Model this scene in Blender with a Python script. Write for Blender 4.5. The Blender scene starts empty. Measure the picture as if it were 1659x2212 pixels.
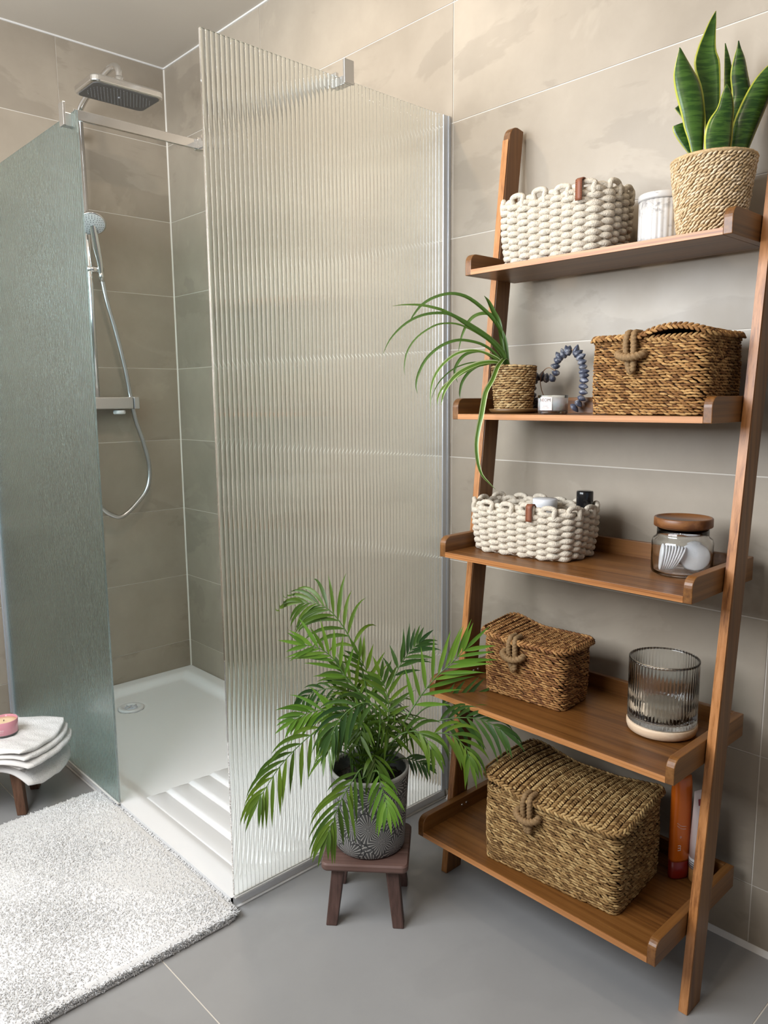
import bpy, math, random
import numpy as np
from mathutils import Vector, Matrix
random.seed(7); RNG = np.random.default_rng(7)
S = bpy.context.scene; COL = S.collection
# ------------------------------------------------------------------ camera
cam = bpy.data.cameras.new('camera'); camo = bpy.data.objects.new('camera', cam); COL.objects.link(camo)
YAW, PITCH, ROLL = 0.7536, -0.1461, -0.0084
fw = Vector((math.cos(PITCH)*math.sin(YAW), math.cos(PITCH)*math.cos(YAW), math.sin(PITCH)))
r0 = Vector((math.cos(YAW), -math.sin(YAW), 0)); u0 = r0.cross(fw)
r1 = math.cos(ROLL)*r0 + math.sin(ROLL)*u0; u1 = -math.sin(ROLL)*r0 + math.cos(ROLL)*u0
camo.matrix_world = Matrix(((r1.x, u1.x, -fw.x, -1.6429), (r1.y, u1.y, -fw.y, -3.0356), (r1.z, u1.z, -fw.z, 1.2132), (0, 0, 0, 1)))
cam.sensor_fit = 'HORIZONTAL'; cam.sensor_width = 36; cam.lens = 36*1653.9/1659; cam.clip_start = 0.02
S.camera = camo
# ------------------------------------------------------------------ world, lights, exposure
wd = bpy.data.worlds.new('world'); S.world = wd; wd.use_nodes = True
wd.node_tree.nodes['Background'].inputs[0].default_value = (0.70, 0.82, 1.0, 1)
wd.node_tree.nodes['Background'].inputs[1].default_value = 0.33
def area(name, loc, target, sx, sy, power, col):
    l = bpy.data.lights.new(name, 'AREA'); l.shape = 'RECTANGLE'; l.size = sx; l.size_y = sy; l.energy = power; l.color = col
    o = bpy.data.objects.new(name, l); COL.objects.link(o); o.location = loc
    o.rotation_euler = (Vector(target)-Vector(loc)).to_track_quat('-Z', 'Y').to_euler(); return o
WX, WY0, WY1, WZ0, WZ1 = -2.12, -2.35, -0.50, 1.25, 2.35      # left wall and its window
area('window_daylight', (WX-0.03, (WY0+WY1)/2, (WZ0+WZ1)/2), (0, (WY0+WY1)/2, (WZ0+WZ1)/2), WY1-WY0, WZ1-WZ0, 94, (0.90, 0.95, 1.0))
LAMPS = [(-0.85, -2.40), (-1.55, -2.6), (-0.62, -1.25)]  # the last one is added, unseen, to brighten the wall behind the glass
S.view_settings.view_transform = 'Standard'; S.view_settings.look = 'None'
S.view_settings.exposure = 0.18; S.view_settings.gamma = 1.0; S.view_settings.use_curve_mapping = False
cy = S.cycles
cy.max_bounces = 14; cy.transmission_bounces = 14; cy.glossy_bounces = 6; cy.diffuse_bounces = 5; cy.transparent_max_bounces = 12
cy.caustics_refractive = True; cy.caustics_reflective = False; cy.sample_clamp_indirect = 10.0; cy.blur_glossy = 0.4
cy.use_denoising = True
# ------------------------------------------------------------------ helpers
class MB:
    """collects geometry for ONE mesh"""
    def __init__(s): s.V = []; s.F = []; s.n = 0; s.uv = []; s.T = []
    def add(s, V, F, uv=None, tone=0.5):
        V = np.asarray(V, float).reshape(-1, 3)
        s.V.append(V); s.F += [tuple(i+s.n for i in f) for f in F]
        s.uv.append(np.zeros((len(V), 2)) if uv is None else np.asarray(uv, float))
        s.T.append(np.full(len(V), tone) if np.isscalar(tone) else np.asarray(tone, float)); s.n += len(V); return s
    def box(s, a, b, tone=0.5):
        (x0, y0, z0), (x1, y1, z1) = a, b
        V = [(x0,y0,z0),(x1,y0,z0),(x1,y1,z0),(x0,y1,z0),(x0,y0,z1),(x1,y0,z1),(x1,y1,z1),(x0,y1,z1)]
        return s.add(V, [(3,2,1,0),(4,5,6,7),(0,1,5,4),(1,2,6,5),(2,3,7,6),(3,0,4,7)], tone=tone)
    def prism(s, poly, axis, t0, t1):
        """poly in the plane normal to axis; extruded from t0 to t1"""
        n = len(poly); V = []
        for t in (t0, t1):
            for a, b in poly: V.append({'x': (t, a, b), 'y': (a, t, b), 'z': (a, b, t)}[axis])
        F = [tuple(range(n)), tuple(range(2*n-1, n-1, -1))]+[(i, i+n, (i+1) % n+n, (i+1) % n) for i in range(n)]
        return s.add(V, F)
    def lathe(s, prof, n=32, c=(0, 0, 0), mod=None, closed=False, cap=True):
        P = np.array(prof, float); m = len(P); th = np.arange(n)*2*math.pi/n
        R = P[:, 0][:, None]*np.ones(n)[None, :]
        if mod is not None: R = R+mod(th[None, :], np.arange(m)[:, None])
        V = np.stack([c[0]+R*np.cos(th), c[1]+R*np.sin(th), c[2]+P[:, 1][:, None]*np.ones(n)[None, :]], -1).reshape(-1, 3)
        uv = np.stack([np.broadcast_to(th/(2*math.pi), (m, n)), np.broadcast_to(P[:, 1][:, None], (m, n))], -1).reshape(-1, 2)
        F = []
        for i in range(m if closed else m-1):
            a, b = i*n, ((i+1) % m)*n
            F += [(a+j, a+(j+1) % n, b+(j+1) % n, b+j) for j in range(n)]
        if not closed and cap:
            if P[0, 0] > 1e-6: F.append(tuple(range(n-1, -1, -1)))
            if P[-1, 0] > 1e-6: F.append(tuple(range((m-1)*n, m*n)))
        return s.add(V, F, uv)
    def tube(s, pts, r, sides=8, closed=False, flat=1.0, tone=0.5, twist=None, cap=True):
        P = np.array(pts, float); m = len(P); R = np.full(m, r) if np.isscalar(r) else np.asarray(r, float)
        T = np.roll(P, -1, 0)-np.roll(P, 1, 0)
        if not closed: T[0] = P[1]-P[0]; T[-1] = P[-1]-P[-2]
        T /= np.linalg.norm(T, axis=1)[:, None]+1e-12
        up = np.array((0, 0, 1.)) if abs(T[0, 2]) < .9 else np.array((1., 0, 0))
        A = np.empty_like(P); a = np.cross(T[0], up); a /= np.linalg.norm(a)
        for i in range(m):
            a = a-T[i]*(a@T[i]); a /= np.linalg.norm(a)+1e-12; A[i] = a
        B = np.cross(T, A); th = np.arange(sides)*2*math.pi/sides
        k = np.ones((m, sides))
        if twist:
            L = np.r_[0, np.cumsum(np.linalg.norm(np.diff(P, axis=0), axis=1))]
            k = 1+twist[0]*np.abs(np.sin(th[None, :]-L[:, None]*twist[1]))-twist[0]*.5
        V = P[:, None, :]+(A[:, None, :]*np.cos(th)[None, :, None]+B[:, None, :]*flat*np.sin(th)[None, :, None])*(R[:, None]*k)[:, :, None]
        F = []
        for i in range(m if closed else m-1):
            p, q = i*sides, ((i+1) % m)*sides
            F += [(p+j, q+j, q+(j+1) % sides, p+(j+1) % sides) for j in range(sides)]
        if not closed and cap: F += [tuple(range(sides)), tuple(range(m*sides-1, (m-1)*sides-1, -1))]
        return s.add(V.reshape(-1, 3), F, tone=tone)
    def strands(s, P, D, N, length, w, h, sides=5):
        """many spindle shaped strands at once: P centres, D long axes, N outward normals"""
        P = np.asarray(P); k = len(P); D = np.asarray(D); N = np.asarray(N)
        B = np.cross(N, D); N2 = np.cross(D, B)
        length = np.broadcast_to(length, k); w = np.broadcast_to(w, k); h = np.broadcast_to(h, k)
        prof = [(-.5, .12), (-.25, .85), (0.05, 1.0), (.3, .8), (.5, .1)]
        th = np.arange(sides)*2*math.pi/sides
        V = np.empty((k, len(prof), sides, 3))
        for i, (x, r) in enumerate(prof):
            for j, t in enumerate(th):
                V[:, i, j] = P+D*(x*length)[:, None]+B*(math.cos(t)*r*w)[:, None]*.5+N2*(math.sin(t)*r*h)[:, None]*.5
        fl = []
        for i in range(len(prof)-1):
            for j in range(sides):
                fl.append((i*sides+j, i*sides+(j+1) % sides, (i+1)*sides+(j+1) % sides, (i+1)*sides+j))
        per = len(prof)*sides; base = np.array(fl)
        F = (base[None]+(np.arange(k)*per)[:, None, None]).reshape(-1, 4)
        tone = np.repeat(RNG.random(k), per)
        s.V.append(V.reshape(-1, 3)); s.F += [tuple(f) for f in (F+s.n).tolist()]
        s.uv.append(np.zeros((k*per, 2))); s.T.append(tone); s.n += k*per; return s
    def build(s, name, mat, parent=None, smooth=True, bevel=0, kind=None, seg=2):
        me = bpy.data.meshes.new(name); V = np.concatenate(s.V)
        me.from_pydata(V.tolist(), [], s.F); me.update()
        uv = np.concatenate(s.uv)
        if np.any(uv):
            li = np.empty(len(me.loops), int); me.loops.foreach_get('vertex_index', li)
            l = me.uv_layers.new(name='UVMap'); l.data.foreach_set('uv', uv[li].ravel())
        t = np.concatenate(s.T)
        if np.ptp(t) > 0:
            a = me.attributes.new('tone', 'FLOAT', 'POINT'); a.data.foreach_set('value', t)
        me.materials.append(mat)
        if smooth:
            me.polygons.foreach_set('use_smooth', [True]*len(me.polygons))
        o = bpy.data.objects.new(name, me); COL.objects.link(o)
        if parent is not None: o.parent = parent
        if bevel:
            b = o.modifiers.new('bevel', 'BEVEL'); b.width = bevel; b.segments = seg; b.limit_method = 'ANGLE'; b.angle_limit = 0.7
            b.harden_normals = False
        elif smooth == 'auto':
            pass
        if kind: o['kind'] = kind
        return o
def flatbuild(mb, name, mat, parent=None, **k): return mb.build(name, mat, parent, smooth=False, **k)
def thing(name, label, cat, loc=(0, 0, 0), rz=0, group=None):
    o = bpy.data.objects.new(name, None); COL.objects.link(o); o.empty_display_size = .02
    o.location = loc; o.rotation_euler = (0, 0, rz); o['label'] = label; o['category'] = cat
    if group: o['group'] = group
    return o
def struct(o): o['kind'] = 'structure'; return o
def solo(o, label, cat, group=None):
    o['label'] = label; o['category'] = cat
    if group: o['group'] = group
    return o
def spline(pts, n):
    """Catmull-Rom through pts, n samples"""
    P = np.array(pts, float); m = len(P)
    Q = np.vstack([2*P[0]-P[1], P, 2*P[-1]-P[-2]])
    t = np.linspace(0, m-1-1e-9, n); i = t.astype(int); f = (t-i)[:, None]
    a, b, c, d = Q[i], Q[i+1], Q[i+2], Q[i+3]
    return .5*((2*b)+(-a+c)*f+(2*a-5*b+4*c-d)*f**2+(-a+3*b-3*c+d)*f**3)
def rrect(L, W, r, n=None, s=None):
    """rounded rectangle centred at the origin, L along y and W along x; returns points, tangents, outward normals at arc lengths s"""
    a, b = W/2-r, L/2-r; segs = [2*b, math.pi*r/2, 2*a, math.pi*r/2]*2; tot = sum(segs)
    if s is None: s = np.arange(n)*tot/n
    s = np.mod(s, tot); P = np.zeros((len(s), 2)); N = np.zeros((len(s), 2))
    ang0 = [math.pi, math.pi, 1.5*math.pi, 1.5*math.pi, 0, 0, .5*math.pi, .5*math.pi]
    st = [(-a, b), None, (-a, -b), None, (a, -b), None, (a, b), None]
    cen = [(-a, -b), (-a, -b), (a, -b), (a, -b), (a, b), (a, b), (-a, b), (-a, b)]
    acc = 0
    for k in range(8):
        m = (s >= acc) & (s < acc+segs[k]+1e-12); q = s[m]-acc
        if k % 2 == 0:
            n0 = np.array((math.cos(ang0[k]), math.sin(ang0[k]))); tdir = np.array((-n0[1], n0[0]))
            start = np.array(st[k])
            P[m] = start+n0*r+tdir*q[:, None]; N[m] = n0
        else:
            an = ang0[k]+q/r; nn = np.stack([np.cos(an), np.sin(an)], -1)
            P[m] = np.array(cen[k])+nn*r; N[m] = nn
        acc += segs[k]
    T = np.stack([-N[:, 1], N[:, 0]], -1)
    return P, T, N, tot
# ------------------------------------------------------------------ materials
def newmat(name):
    m = bpy.data.materials.new(name); m.use_nodes = True; nt = m.node_tree
    return m, nt, nt.nodes['Principled BSDF']
def nd(nt, typ, ins=None, **props):
    n = nt.nodes.new(typ)
    for k, v in props.items(): setattr(n, k, v)
    for k, v in (ins or {}).items():
        if isinstance(v, bpy.types.NodeSocket): nt.links.new(v, n.inputs[k])
        else: n.inputs[k].default_value = v
    return n
def ramp(nt, fac, stops, interp='LINEAR'):
    n = nt.nodes.new('ShaderNodeValToRGB'); nt.links.new(fac, n.inputs[0]); e = n.color_ramp.elements; n.color_ramp.interpolation = interp
    while len(e) < len(stops): e.new(0.5)
    for el, (p, c) in zip(e, stops):
        el.position = p; el.color = tuple(c)+(1,) if len(c) == 3 else c
    return n.outputs[0]
def mixc(nt, fac, a, b, blend='MIX'):
    n = nt.nodes.new('ShaderNodeMix'); n.data_type = 'RGBA'; n.blend_type = blend
    for i, v in ((0, fac), (6, a), (7, b)):
        if isinstance(v, bpy.types.NodeSocket): nt.links.new(v, n.inputs[i])
        else: n.inputs[i].default_value = v if i == 0 else tuple(v)+(1,)
    return n.outputs[2]
def math_(nt, op, a, b=0.0, c=0.0):
    n = nt.nodes.new('ShaderNodeMath'); n.operation = op
    for i, v in enumerate((a, b, c)):
        if isinstance(v, bpy.types.NodeSocket): nt.links.new(v, n.inputs[i])
        else: n.inputs[i].default_value = v
    return n.outputs[0]
def bump(nt, bsdf, height, strength=.3, dist=.002):
    b = nd(nt, 'ShaderNodeBump', {'Height': height, 'Strength': strength, 'Distance': dist}); nt.links.new(b.outputs[0], bsdf.inputs['Normal']); return b
def coords(nt, which='Object', scale=(1, 1, 1), rnd=False):
    tc = nt.nodes.new('ShaderNodeTexCoord'); v = tc.outputs[which]
    if rnd:
        oi = nt.nodes.new('ShaderNodeObjectInfo'); m = nd(nt, 'ShaderNodeVectorMath', {0: v}, operation='ADD')
        cx = nd(nt, 'ShaderNodeCombineXYZ', {0: math_(nt, 'MULTIPLY', oi.outputs['Random'], 37.0), 1: math_(nt, 'MULTIPLY', oi.outputs['Random'], 91.0), 2: math_(nt, 'MULTIPLY', oi.outputs['Random'], 53.0)})
        nt.links.new(cx.outputs[0], m.inputs[1]); v = m.outputs[0]
    mp = nd(nt, 'ShaderNodeMapping', {'Vector': v, 'Scale': scale}); return mp.outputs[0]
def noise(nt, vec, scale, detail=4, rough=.5, out=0, dist=0):
    return nd(nt, 'ShaderNodeTexNoise', {'Vector': vec, 'Scale': scale, 'Detail': detail, 'Roughness': rough, 'Distortion': dist}).outputs[out]
def plain(name, col, rough=.5, metal=0, nscale=0, namt=.12, bscale=0, bstr=.2, bdist=.001, **kw):
    m, nt, b = newmat(name); b.inputs['Base Color'].default_value = tuple(col)+(1,); b.inputs['Roughness'].default_value = rough; b.inputs['Metallic'].default_value = metal
    for k, v in kw.items(): b.inputs[k.replace('_', ' ')].default_value = v
    if nscale or bscale: v = coords(nt)
    if nscale:
        f = noise(nt, v, nscale); d = [max(0, c*(1-namt)) for c in col]; l = [min(1, c*(1+namt)) for c in col]
        nt.links.new(ramp(nt, f, [(.3, d), (.7, l)]), b.inputs['Base Color'])
    if bscale: bump(nt, b, noise(nt, v, bscale, 3), bstr, bdist)
    return m
def tile_mat(name, base, dark, light, rough, stain=1.0):
    m, nt, b = newmat(name); v = coords(nt, rnd=True); v2 = coords(nt, scale=(1, 1, 2.0), rnd=True)
    c = ramp(nt, noise(nt, v, 2.4, 6, .6), [(.3, dark), (.55, base), (.75, light)])
    st = ramp(nt, noise(nt, v2, 1.7, 6, .58, dist=.5), [(.55, (0, 0, 0)), (.575, (1, 1, 1))])
    c = mixc(nt, math_(nt, 'MULTIPLY', st, .30*stain), c, [x*.70 for x in dark])
    st2 = ramp(nt, noise(nt, v, 2.3, 6, .62, dist=.6), [(.60, (0, 0, 0)), (.63, (1, 1, 1))])
    c = mixc(nt, math_(nt, 'MULTIPLY', st2, .13*stain), c, [min(1, x*1.3) for x in light])
    nt.links.new(c, b.inputs['Base Color'])
    r = ramp(nt, noise(nt, v, 5, 4), [(.3, (rough-.08,)*3), (.7, (rough+.1,)*3)]); nt.links.new(r, b.inputs['Roughness'])
    bump(nt, b, noise(nt, v, 60, 4), .08, .0006); return m
M = {}
M['tile'] = tile_mat('wall_tile', (.350, .296, .232), (.292, .245, .19), (.41, .35, .277), .42)
M['floor_tile'] = tile_mat('floor_tile', (.320, .315, .310), (.295, .29, .285), (.345, .34, .335), .40, .3)
M['grout'] = plain('grout', (.66, .61, .54), .8, bscale=300)
M['seal'] = plain('white_seal', (.72, .70, .67), .5)
M['ceiling'] = plain('ceiling_paint', (.50, .445, .375), .85)
M['plaster'] = plain('plaster', (.62, .58, .53), .85)
M['acrylic'] = plain('white_acrylic', (.80, .80, .80), .28)
M['chrome'] = plain('chrome', (.78, .78, .78), .10, 1)
M['satin'] = plain('satin_steel', (.62, .62, .62), .28, 1)
M['alu'] = plain('polished_aluminium', (.62, .65, .69), .38, .7)
M['dark'] = plain('dark_gap', (.02, .018, .016), .8)
def glass_mat(name, col, rough=0.0, ior=1.5):
    m, nt, b = newmat(name); b.inputs['Base Color'].default_value = tuple(col)+(1,); b.inputs['Roughness'].default_value = rough
    b.inputs['IOR'].default_value = ior; b.inputs['Transmission Weight'].default_value = 1; return m
M['screen'] = glass_mat('fluted_glass', (.955, .985, .97), 0.02)
M['screen_side'] = glass_mat('fluted_glass_painted_teal_light', (.58, .74, .735), 0.27)  # greenish glass, with darker teal reflected light put into its colour
M['clear'] = glass_mat('clear_glass', (.97, .985, .985))
M['grey_glass'] = glass_mat('ribbed_glass', (.93, .96, .965))
def wood_mat(name, axis, dark, mid, light, rough=.38, fine=95, strength=.10):
    m, nt, b = newmat(name); sc = {'x': (1.6, fine, fine), 'y': (fine, 1.6, fine), 'z': (fine, fine, 1.6)}[axis]
    v = coords(nt, scale=sc, rnd=True); v1 = coords(nt, scale=tuple(s*.16 for s in sc), rnd=True)
    f = math_(nt, 'ADD', math_(nt, 'MULTIPLY', noise(nt, v, 1, 4, .65), .6), math_(nt, 'MULTIPLY', noise(nt, v1, 1, 3), .4))
    nt.links.new(ramp(nt, f, [(.36, dark), (.48, mid), (.62, light)]), b.inputs['Base Color'])
    b.inputs['Roughness'].default_value = rough; bump(nt, b, f, strength, .0008); return m
WD = ((.082, .029, .006), (.155, .060, .0135), (.215, .092, .024))
WE = ((.17, .055, .012), (.40, .165, .050), (.51, .23, .085))
for a in 'xyz':
    M['wood_'+a] = wood_mat('oak_stain_'+a, a, *WD); M['edge_'+a] = wood_mat('oak_edge_'+a, a, *WE, fine=150, strength=.3)
M['stool'] = wood_mat('dark_stool_wood', 'z', (.045, .022, .016), (.085, .043, .033), (.13, .07, .055), .6, 120, .4)
M['stool2'] = wood_mat('brown_stool_wood', 'z', (.07, .028, .014), (.13, .06, .032), (.19, .095, .055), .6, 120, .4)
M['stool_top'] = wood_mat('dark_stool_seat', 'x', (.06, .03, .022), (.11, .058, .046), (.16, .088, .07), .6, 90, .4)
def tone_mat(name, c0, c1, c2, rough=.7, bs=250, bst=.3, hair=False):
    m, nt, b = newmat(name); a = nd(nt, 'ShaderNodeAttribute', attribute_name='tone'); v = coords(nt)
    c = ramp(nt, a.outputs['Fac'], [(.05, c0), (.5, c1), (.95, c2)])
    n = noise(nt, v, bs, 3); c = mixc(nt, .5, c, ramp(nt, n, [(.3, (.45, .45, .45)), (.7, (1.25, 1.25, 1.25))]), 'MULTIPLY')
    nt.links.new(c, b.inputs['Base Color']); b.inputs['Roughness'].default_value = rough; b.inputs['Specular IOR Level'].default_value = .25
    bump(nt, b, n, bst, .0015); return m
M['seagrass_a'] = tone_mat('seagrass_honey', (.15, .062, .018), (.32, .160, .052), (.47, .275, .105))
M['seagrass_b'] = tone_mat('seagrass_brown', (.145, .055, .018), (.29, .132, .042), (.43, .23, .085))
M['seagrass_c'] = tone_mat('seagrass_olive', (.165, .085, .028), (.325, .19, .070), (.49, .325, .14))
M['cord'] = tone_mat('seagrass_cord', (.26, .16, .075), (.36, .235, .12), (.45, .31, .17), bs=400)
M['jute'] = tone_mat('jute', (.52, .36, .19), (.66, .49, .29), (.78, .62, .42))
M['seagrass_pot'] = tone_mat('seagrass_pot', (.24, .13, .05), (.44, .28, .12), (.60, .43, .22))
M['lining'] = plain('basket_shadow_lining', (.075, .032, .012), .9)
M['lining_jute'] = plain('jute_lining', (.34, .23, .12), .9)
M['rope'] = plain('cotton_rope', (.60, .53, .43), .95, nscale=160, namt=.16, bscale=420, bstr=.8, bdist=.003)
M['leather'] = plain('tan_leather', (.21, .065, .028), .55, bscale=200)
M['rug'] = plain('white_shag', (.80, .795, .79), .95)
M['terry'] = plain('white_terry', (.77, .745, .73), .95, nscale=200, namt=.07, bscale=380, bstr=.9, bdist=.004)
M['terry_band'] = plain('white_towel_hem', (.76, .73, .70), .85, bscale=160, bstr=.2)
M['blue_cloth'] = plain('pale_blue_cloth', (.30, .43, .68), .8, nscale=40)
M['soil'] = plain('soil', (.025, .018, .012), .95, bscale=90, bstr=1, bdist=.01)
M['white_plastic'] = plain('white_plastic', (.70, .70, .71), .35)
M['nozzle_grey'] = plain('nozzle_grey', (.085, .082, .078), .45)
M['pale_blue_plastic'] = plain('drain_plastic', (.50, .53, .60), .4)
M['nozzle_dot'] = plain('nozzle_dot', (.22, .22, .22), .4)
M['grey_plastic'] = plain('grey_plastic', (.09, .09, .09), .4)
M['black_gloss'] = plain('black_gloss', (.008, .008, .009), .12)
M['wax'] = plain('white_wax', (.74, .76, .76), .5, Subsurface_Weight=.2)
M['cream_wax'] = plain('cream_wax', (.75, .57, .36), .5)
M['pink'] = plain('pink_glass', (.62, .27, .32), .18, Coat_Weight=.5)
M['label_pink'] = plain('pale_pink_label', (.80, .66, .62), .5)
M['ink'] = plain('ink', (.02, .02, .02), .6)
M['white_ink'] = plain('white_ink', (.85, .80, .80), .6)
M['cotton'] = plain('cotton_pad', (.88, .87, .88), .95, bscale=500, bstr=.3)
M['pale_wood'] = wood_mat('pale_beech', 'y', (.62, .43, .27), (.70, .52, .36), (.76, .60, .44), .5, 60)
M['acacia'] = wood_mat('acacia_lid', 'y', (.11, .038, .013), (.20, .078, .025), (.29, .13, .045), .4, 60)
M['orange'] = plain('orange_plastic', (.62, .13, .008), .3, Coat_Weight=.3)
M['red'] = plain('dark_red_plastic', (.22, .012, .006), .35)
M['tube_white'] = plain('tube_white', (.62, .50, .47), .4)
M['gold'] = plain('tube_gold', (.33, .16, .05), .4)
M['maroon'] = plain('maroon_print', (.22, .012, .02), .4)
M['twine'] = plain('brown_twine', (.30, .17, .09), .9)
M['shell'] = None
m, nt, b = newmat('mussel_shell'); v = coords(nt, rnd=True)
oi = nt.nodes.new('ShaderNodeObjectInfo')
c = ramp(nt, noise(nt, v, 90, 4), [(.3, (.022, .025, .036)), (.5, (.075, .082, .108)), (.66, (.38, .38, .39))])
c = mixc(nt, math_(nt, 'MULTIPLY', oi.outputs['Random'], .5), c, (.07, .085, .15))
nt.links.new(c, b.inputs['Base Color']); b.inputs['Roughness'].default_value = .35; M['shell'] = m
# marble
m, nt, b = newmat('white_marble'); v = coords(nt)
c = ramp(nt, noise(nt, v, 26, 6, .6, dist=1.6), [(.42, (.55, .53, .50)), (.5, (.56, .54, .52)), (.60, (.20, .195, .20))])
c = mixc(nt, ramp(nt, noise(nt, v, 12, 3), [(.42, (0, 0, 0)), (.52, (1, 1, 1))]), (.56, .54, .52), c)
nt.links.new(c, b.inputs['Base Color']); b.inputs['Roughness'].default_value = .22; M['marble'] = m
# leaves
def leaf_mat(name, cols, stripe=None, band=None, rough=.42, trans=.25):
    m, nt, b = newmat(name); oi = nt.nodes.new('ShaderNodeObjectInfo'); v = coords(nt, rnd=True)
    f = math_(nt, 'ADD', math_(nt, 'MULTIPLY', oi.outputs['Random'], .7), math_(nt, 'MULTIPLY', noise(nt, v, 14, 3), .3))
    c = ramp(nt, f, [(.1, cols[0]), (.5, cols[1]), (.9, cols[2])])
    if stripe or band:
        uv = nt.nodes.new('ShaderNodeUVMap'); sp = nd(nt, 'ShaderNodeSeparateXYZ', {0: uv.outputs[0]}); d = math_(nt, 'ABSOLUTE', math_(nt, 'SUBTRACT', sp.outputs[0], .5))
        if band:
            vb = nd(nt, 'ShaderNodeMapping', {'Vector': v, 'Scale': (22, 22, 150)}).outputs[0]
            c = mixc(nt, ramp(nt, noise(nt, vb, 1, 3, .6, dist=.5), [(.45, (0, 0, 0)), (.58, (1, 1, 1))]), c, band)
        if stripe:
            e0, e1, col = stripe
            c = mixc(nt, ramp(nt, d, [(e0, (0, 0, 0)), (e1, (1, 1, 1))]), c, col)
    nt.links.new(c, b.inputs['Base Color']); b.inputs['Roughness'].default_value = rough
    if trans:
        t = nd(nt, 'ShaderNodeBsdfTranslucent', {'Color': c}); mx = nd(nt, 'ShaderNodeMixShader', {0: trans, 1: b.outputs[0], 2: t.outputs[0]})
        nt.links.new(mx.outputs[0], nt.nodes['Material Output'].inputs[0])
    return m
M['palm'] = leaf_mat('palm_leaf', ((.042, .098, .009), (.082, .155, .011), (.15, .24, .018)))
M['palm_dark'] = leaf_mat('palm_leaf_dark', ((.020, .062, .012), (.040, .095, .014), (.065, .135, .018)))
M['palm_light'] = leaf_mat('palm_leaf_light', ((.075, .18, .015), (.12, .25, .02), (.18, .32, .035)))
M['stem'] = plain('palm_stem', (.07, .14, .025), .5)
M['spider'] = leaf_mat('spider_leaf', ((.055, .12, .016), (.085, .165, .024), (.12, .21, .04)))
M['spider_var'] = leaf_mat('spider_leaf_cream_edge', ((.06, .135, .012), (.09, .18, .018), (.13, .22, .03)), stripe=(.30, .36, (.50, .56, .30)))
M['snake'] = leaf_mat('snake_leaf', ((.010, .036, .006), (.016, .052, .008), (.026, .072, .010)), stripe=(.432, .452, (.42, .43, .06)), band=(.050, .115, .016), rough=.3, trans=.05)
# flower engraved pot
m, nt, b = newmat('flower_engraved_stoneware'); uv = nt.nodes.new('ShaderNodeUVMap')
mp = nd(nt, 'ShaderNodeMapping', {'Vector': uv.outputs[0], 'Scale': (8.4, 14.5, 1)})
vo = nd(nt, 'ShaderNodeTexVoronoi', {'Vector': mp.outputs[0], 'Scale': 1.0, 'Randomness': .85}, voronoi_dimensions='2D')
df = nd(nt, 'ShaderNodeVectorMath', {0: mp.outputs[0], 1: vo.outputs['Position']}, operation='SUBTRACT'); sp = nd(nt, 'ShaderNodeSeparateXYZ', {0: df.outputs[0]})
ang = math_(nt, 'ARCTAN2', sp.outputs[1], sp.outputs[0]); rad = vo.outputs['Distance']
wob = math_(nt, 'MULTIPLY', noise(nt, mp.outputs[0], 3, 2), 2.5)
lines = math_(nt, 'SINE', math_(nt, 'ADD', math_(nt, 'MULTIPLY', ang, 26), wob))
lm = ramp(nt, lines, [(.45, (0, 0, 0)), (.75, (1, 1, 1))])
pet = math_(nt, 'SINE', math_(nt, 'MULTIPLY', ang, 2.5)); pr = math_(nt, 'ADD', math_(nt, 'MULTIPLY', math_(nt, 'ABSOLUTE', pet), .22), .38)
out = math_(nt, 'ABSOLUTE', math_(nt, 'SUBTRACT', rad, pr)); om = ramp(nt, out, [(.015, (1, 1, 1)), (.035, (0, 0, 0))])
inside = math_(nt, 'GREATER_THAN', rad, .13); lm = math_(nt, 'MULTIPLY', lm, inside)
dots = nd(nt, 'ShaderNodeTexVoronoi', {'Vector': mp.outputs[0], 'Scale': 19, 'Randomness': .2}, voronoi_dimensions='2D')
dm = math_(nt, 'MULTIPLY', math_(nt, 'LESS_THAN', dots.outputs['Distance'], .32), math_(nt, 'LESS_THAN', rad, .13))
lm = math_(nt, 'MAXIMUM', lm, dm)
c = mixc(nt, lm, (.085, .084, .082), (.46, .44, .41)); c = mixc(nt, om, c, (.03, .03, .032))
nt.links.new(c, b.inputs['Base Color']); b.inputs['Roughness'].default_value = .6; bump(nt, b, lm, .3, .001); M['flower_pot'] = m
M['pot_rim'] = plain('stoneware_rim', (.33, .32, .29), .55)
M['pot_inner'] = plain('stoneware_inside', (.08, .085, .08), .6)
M['saucer'] = plain('wooden_saucer', (.16, .085, .03), .45)
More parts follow.
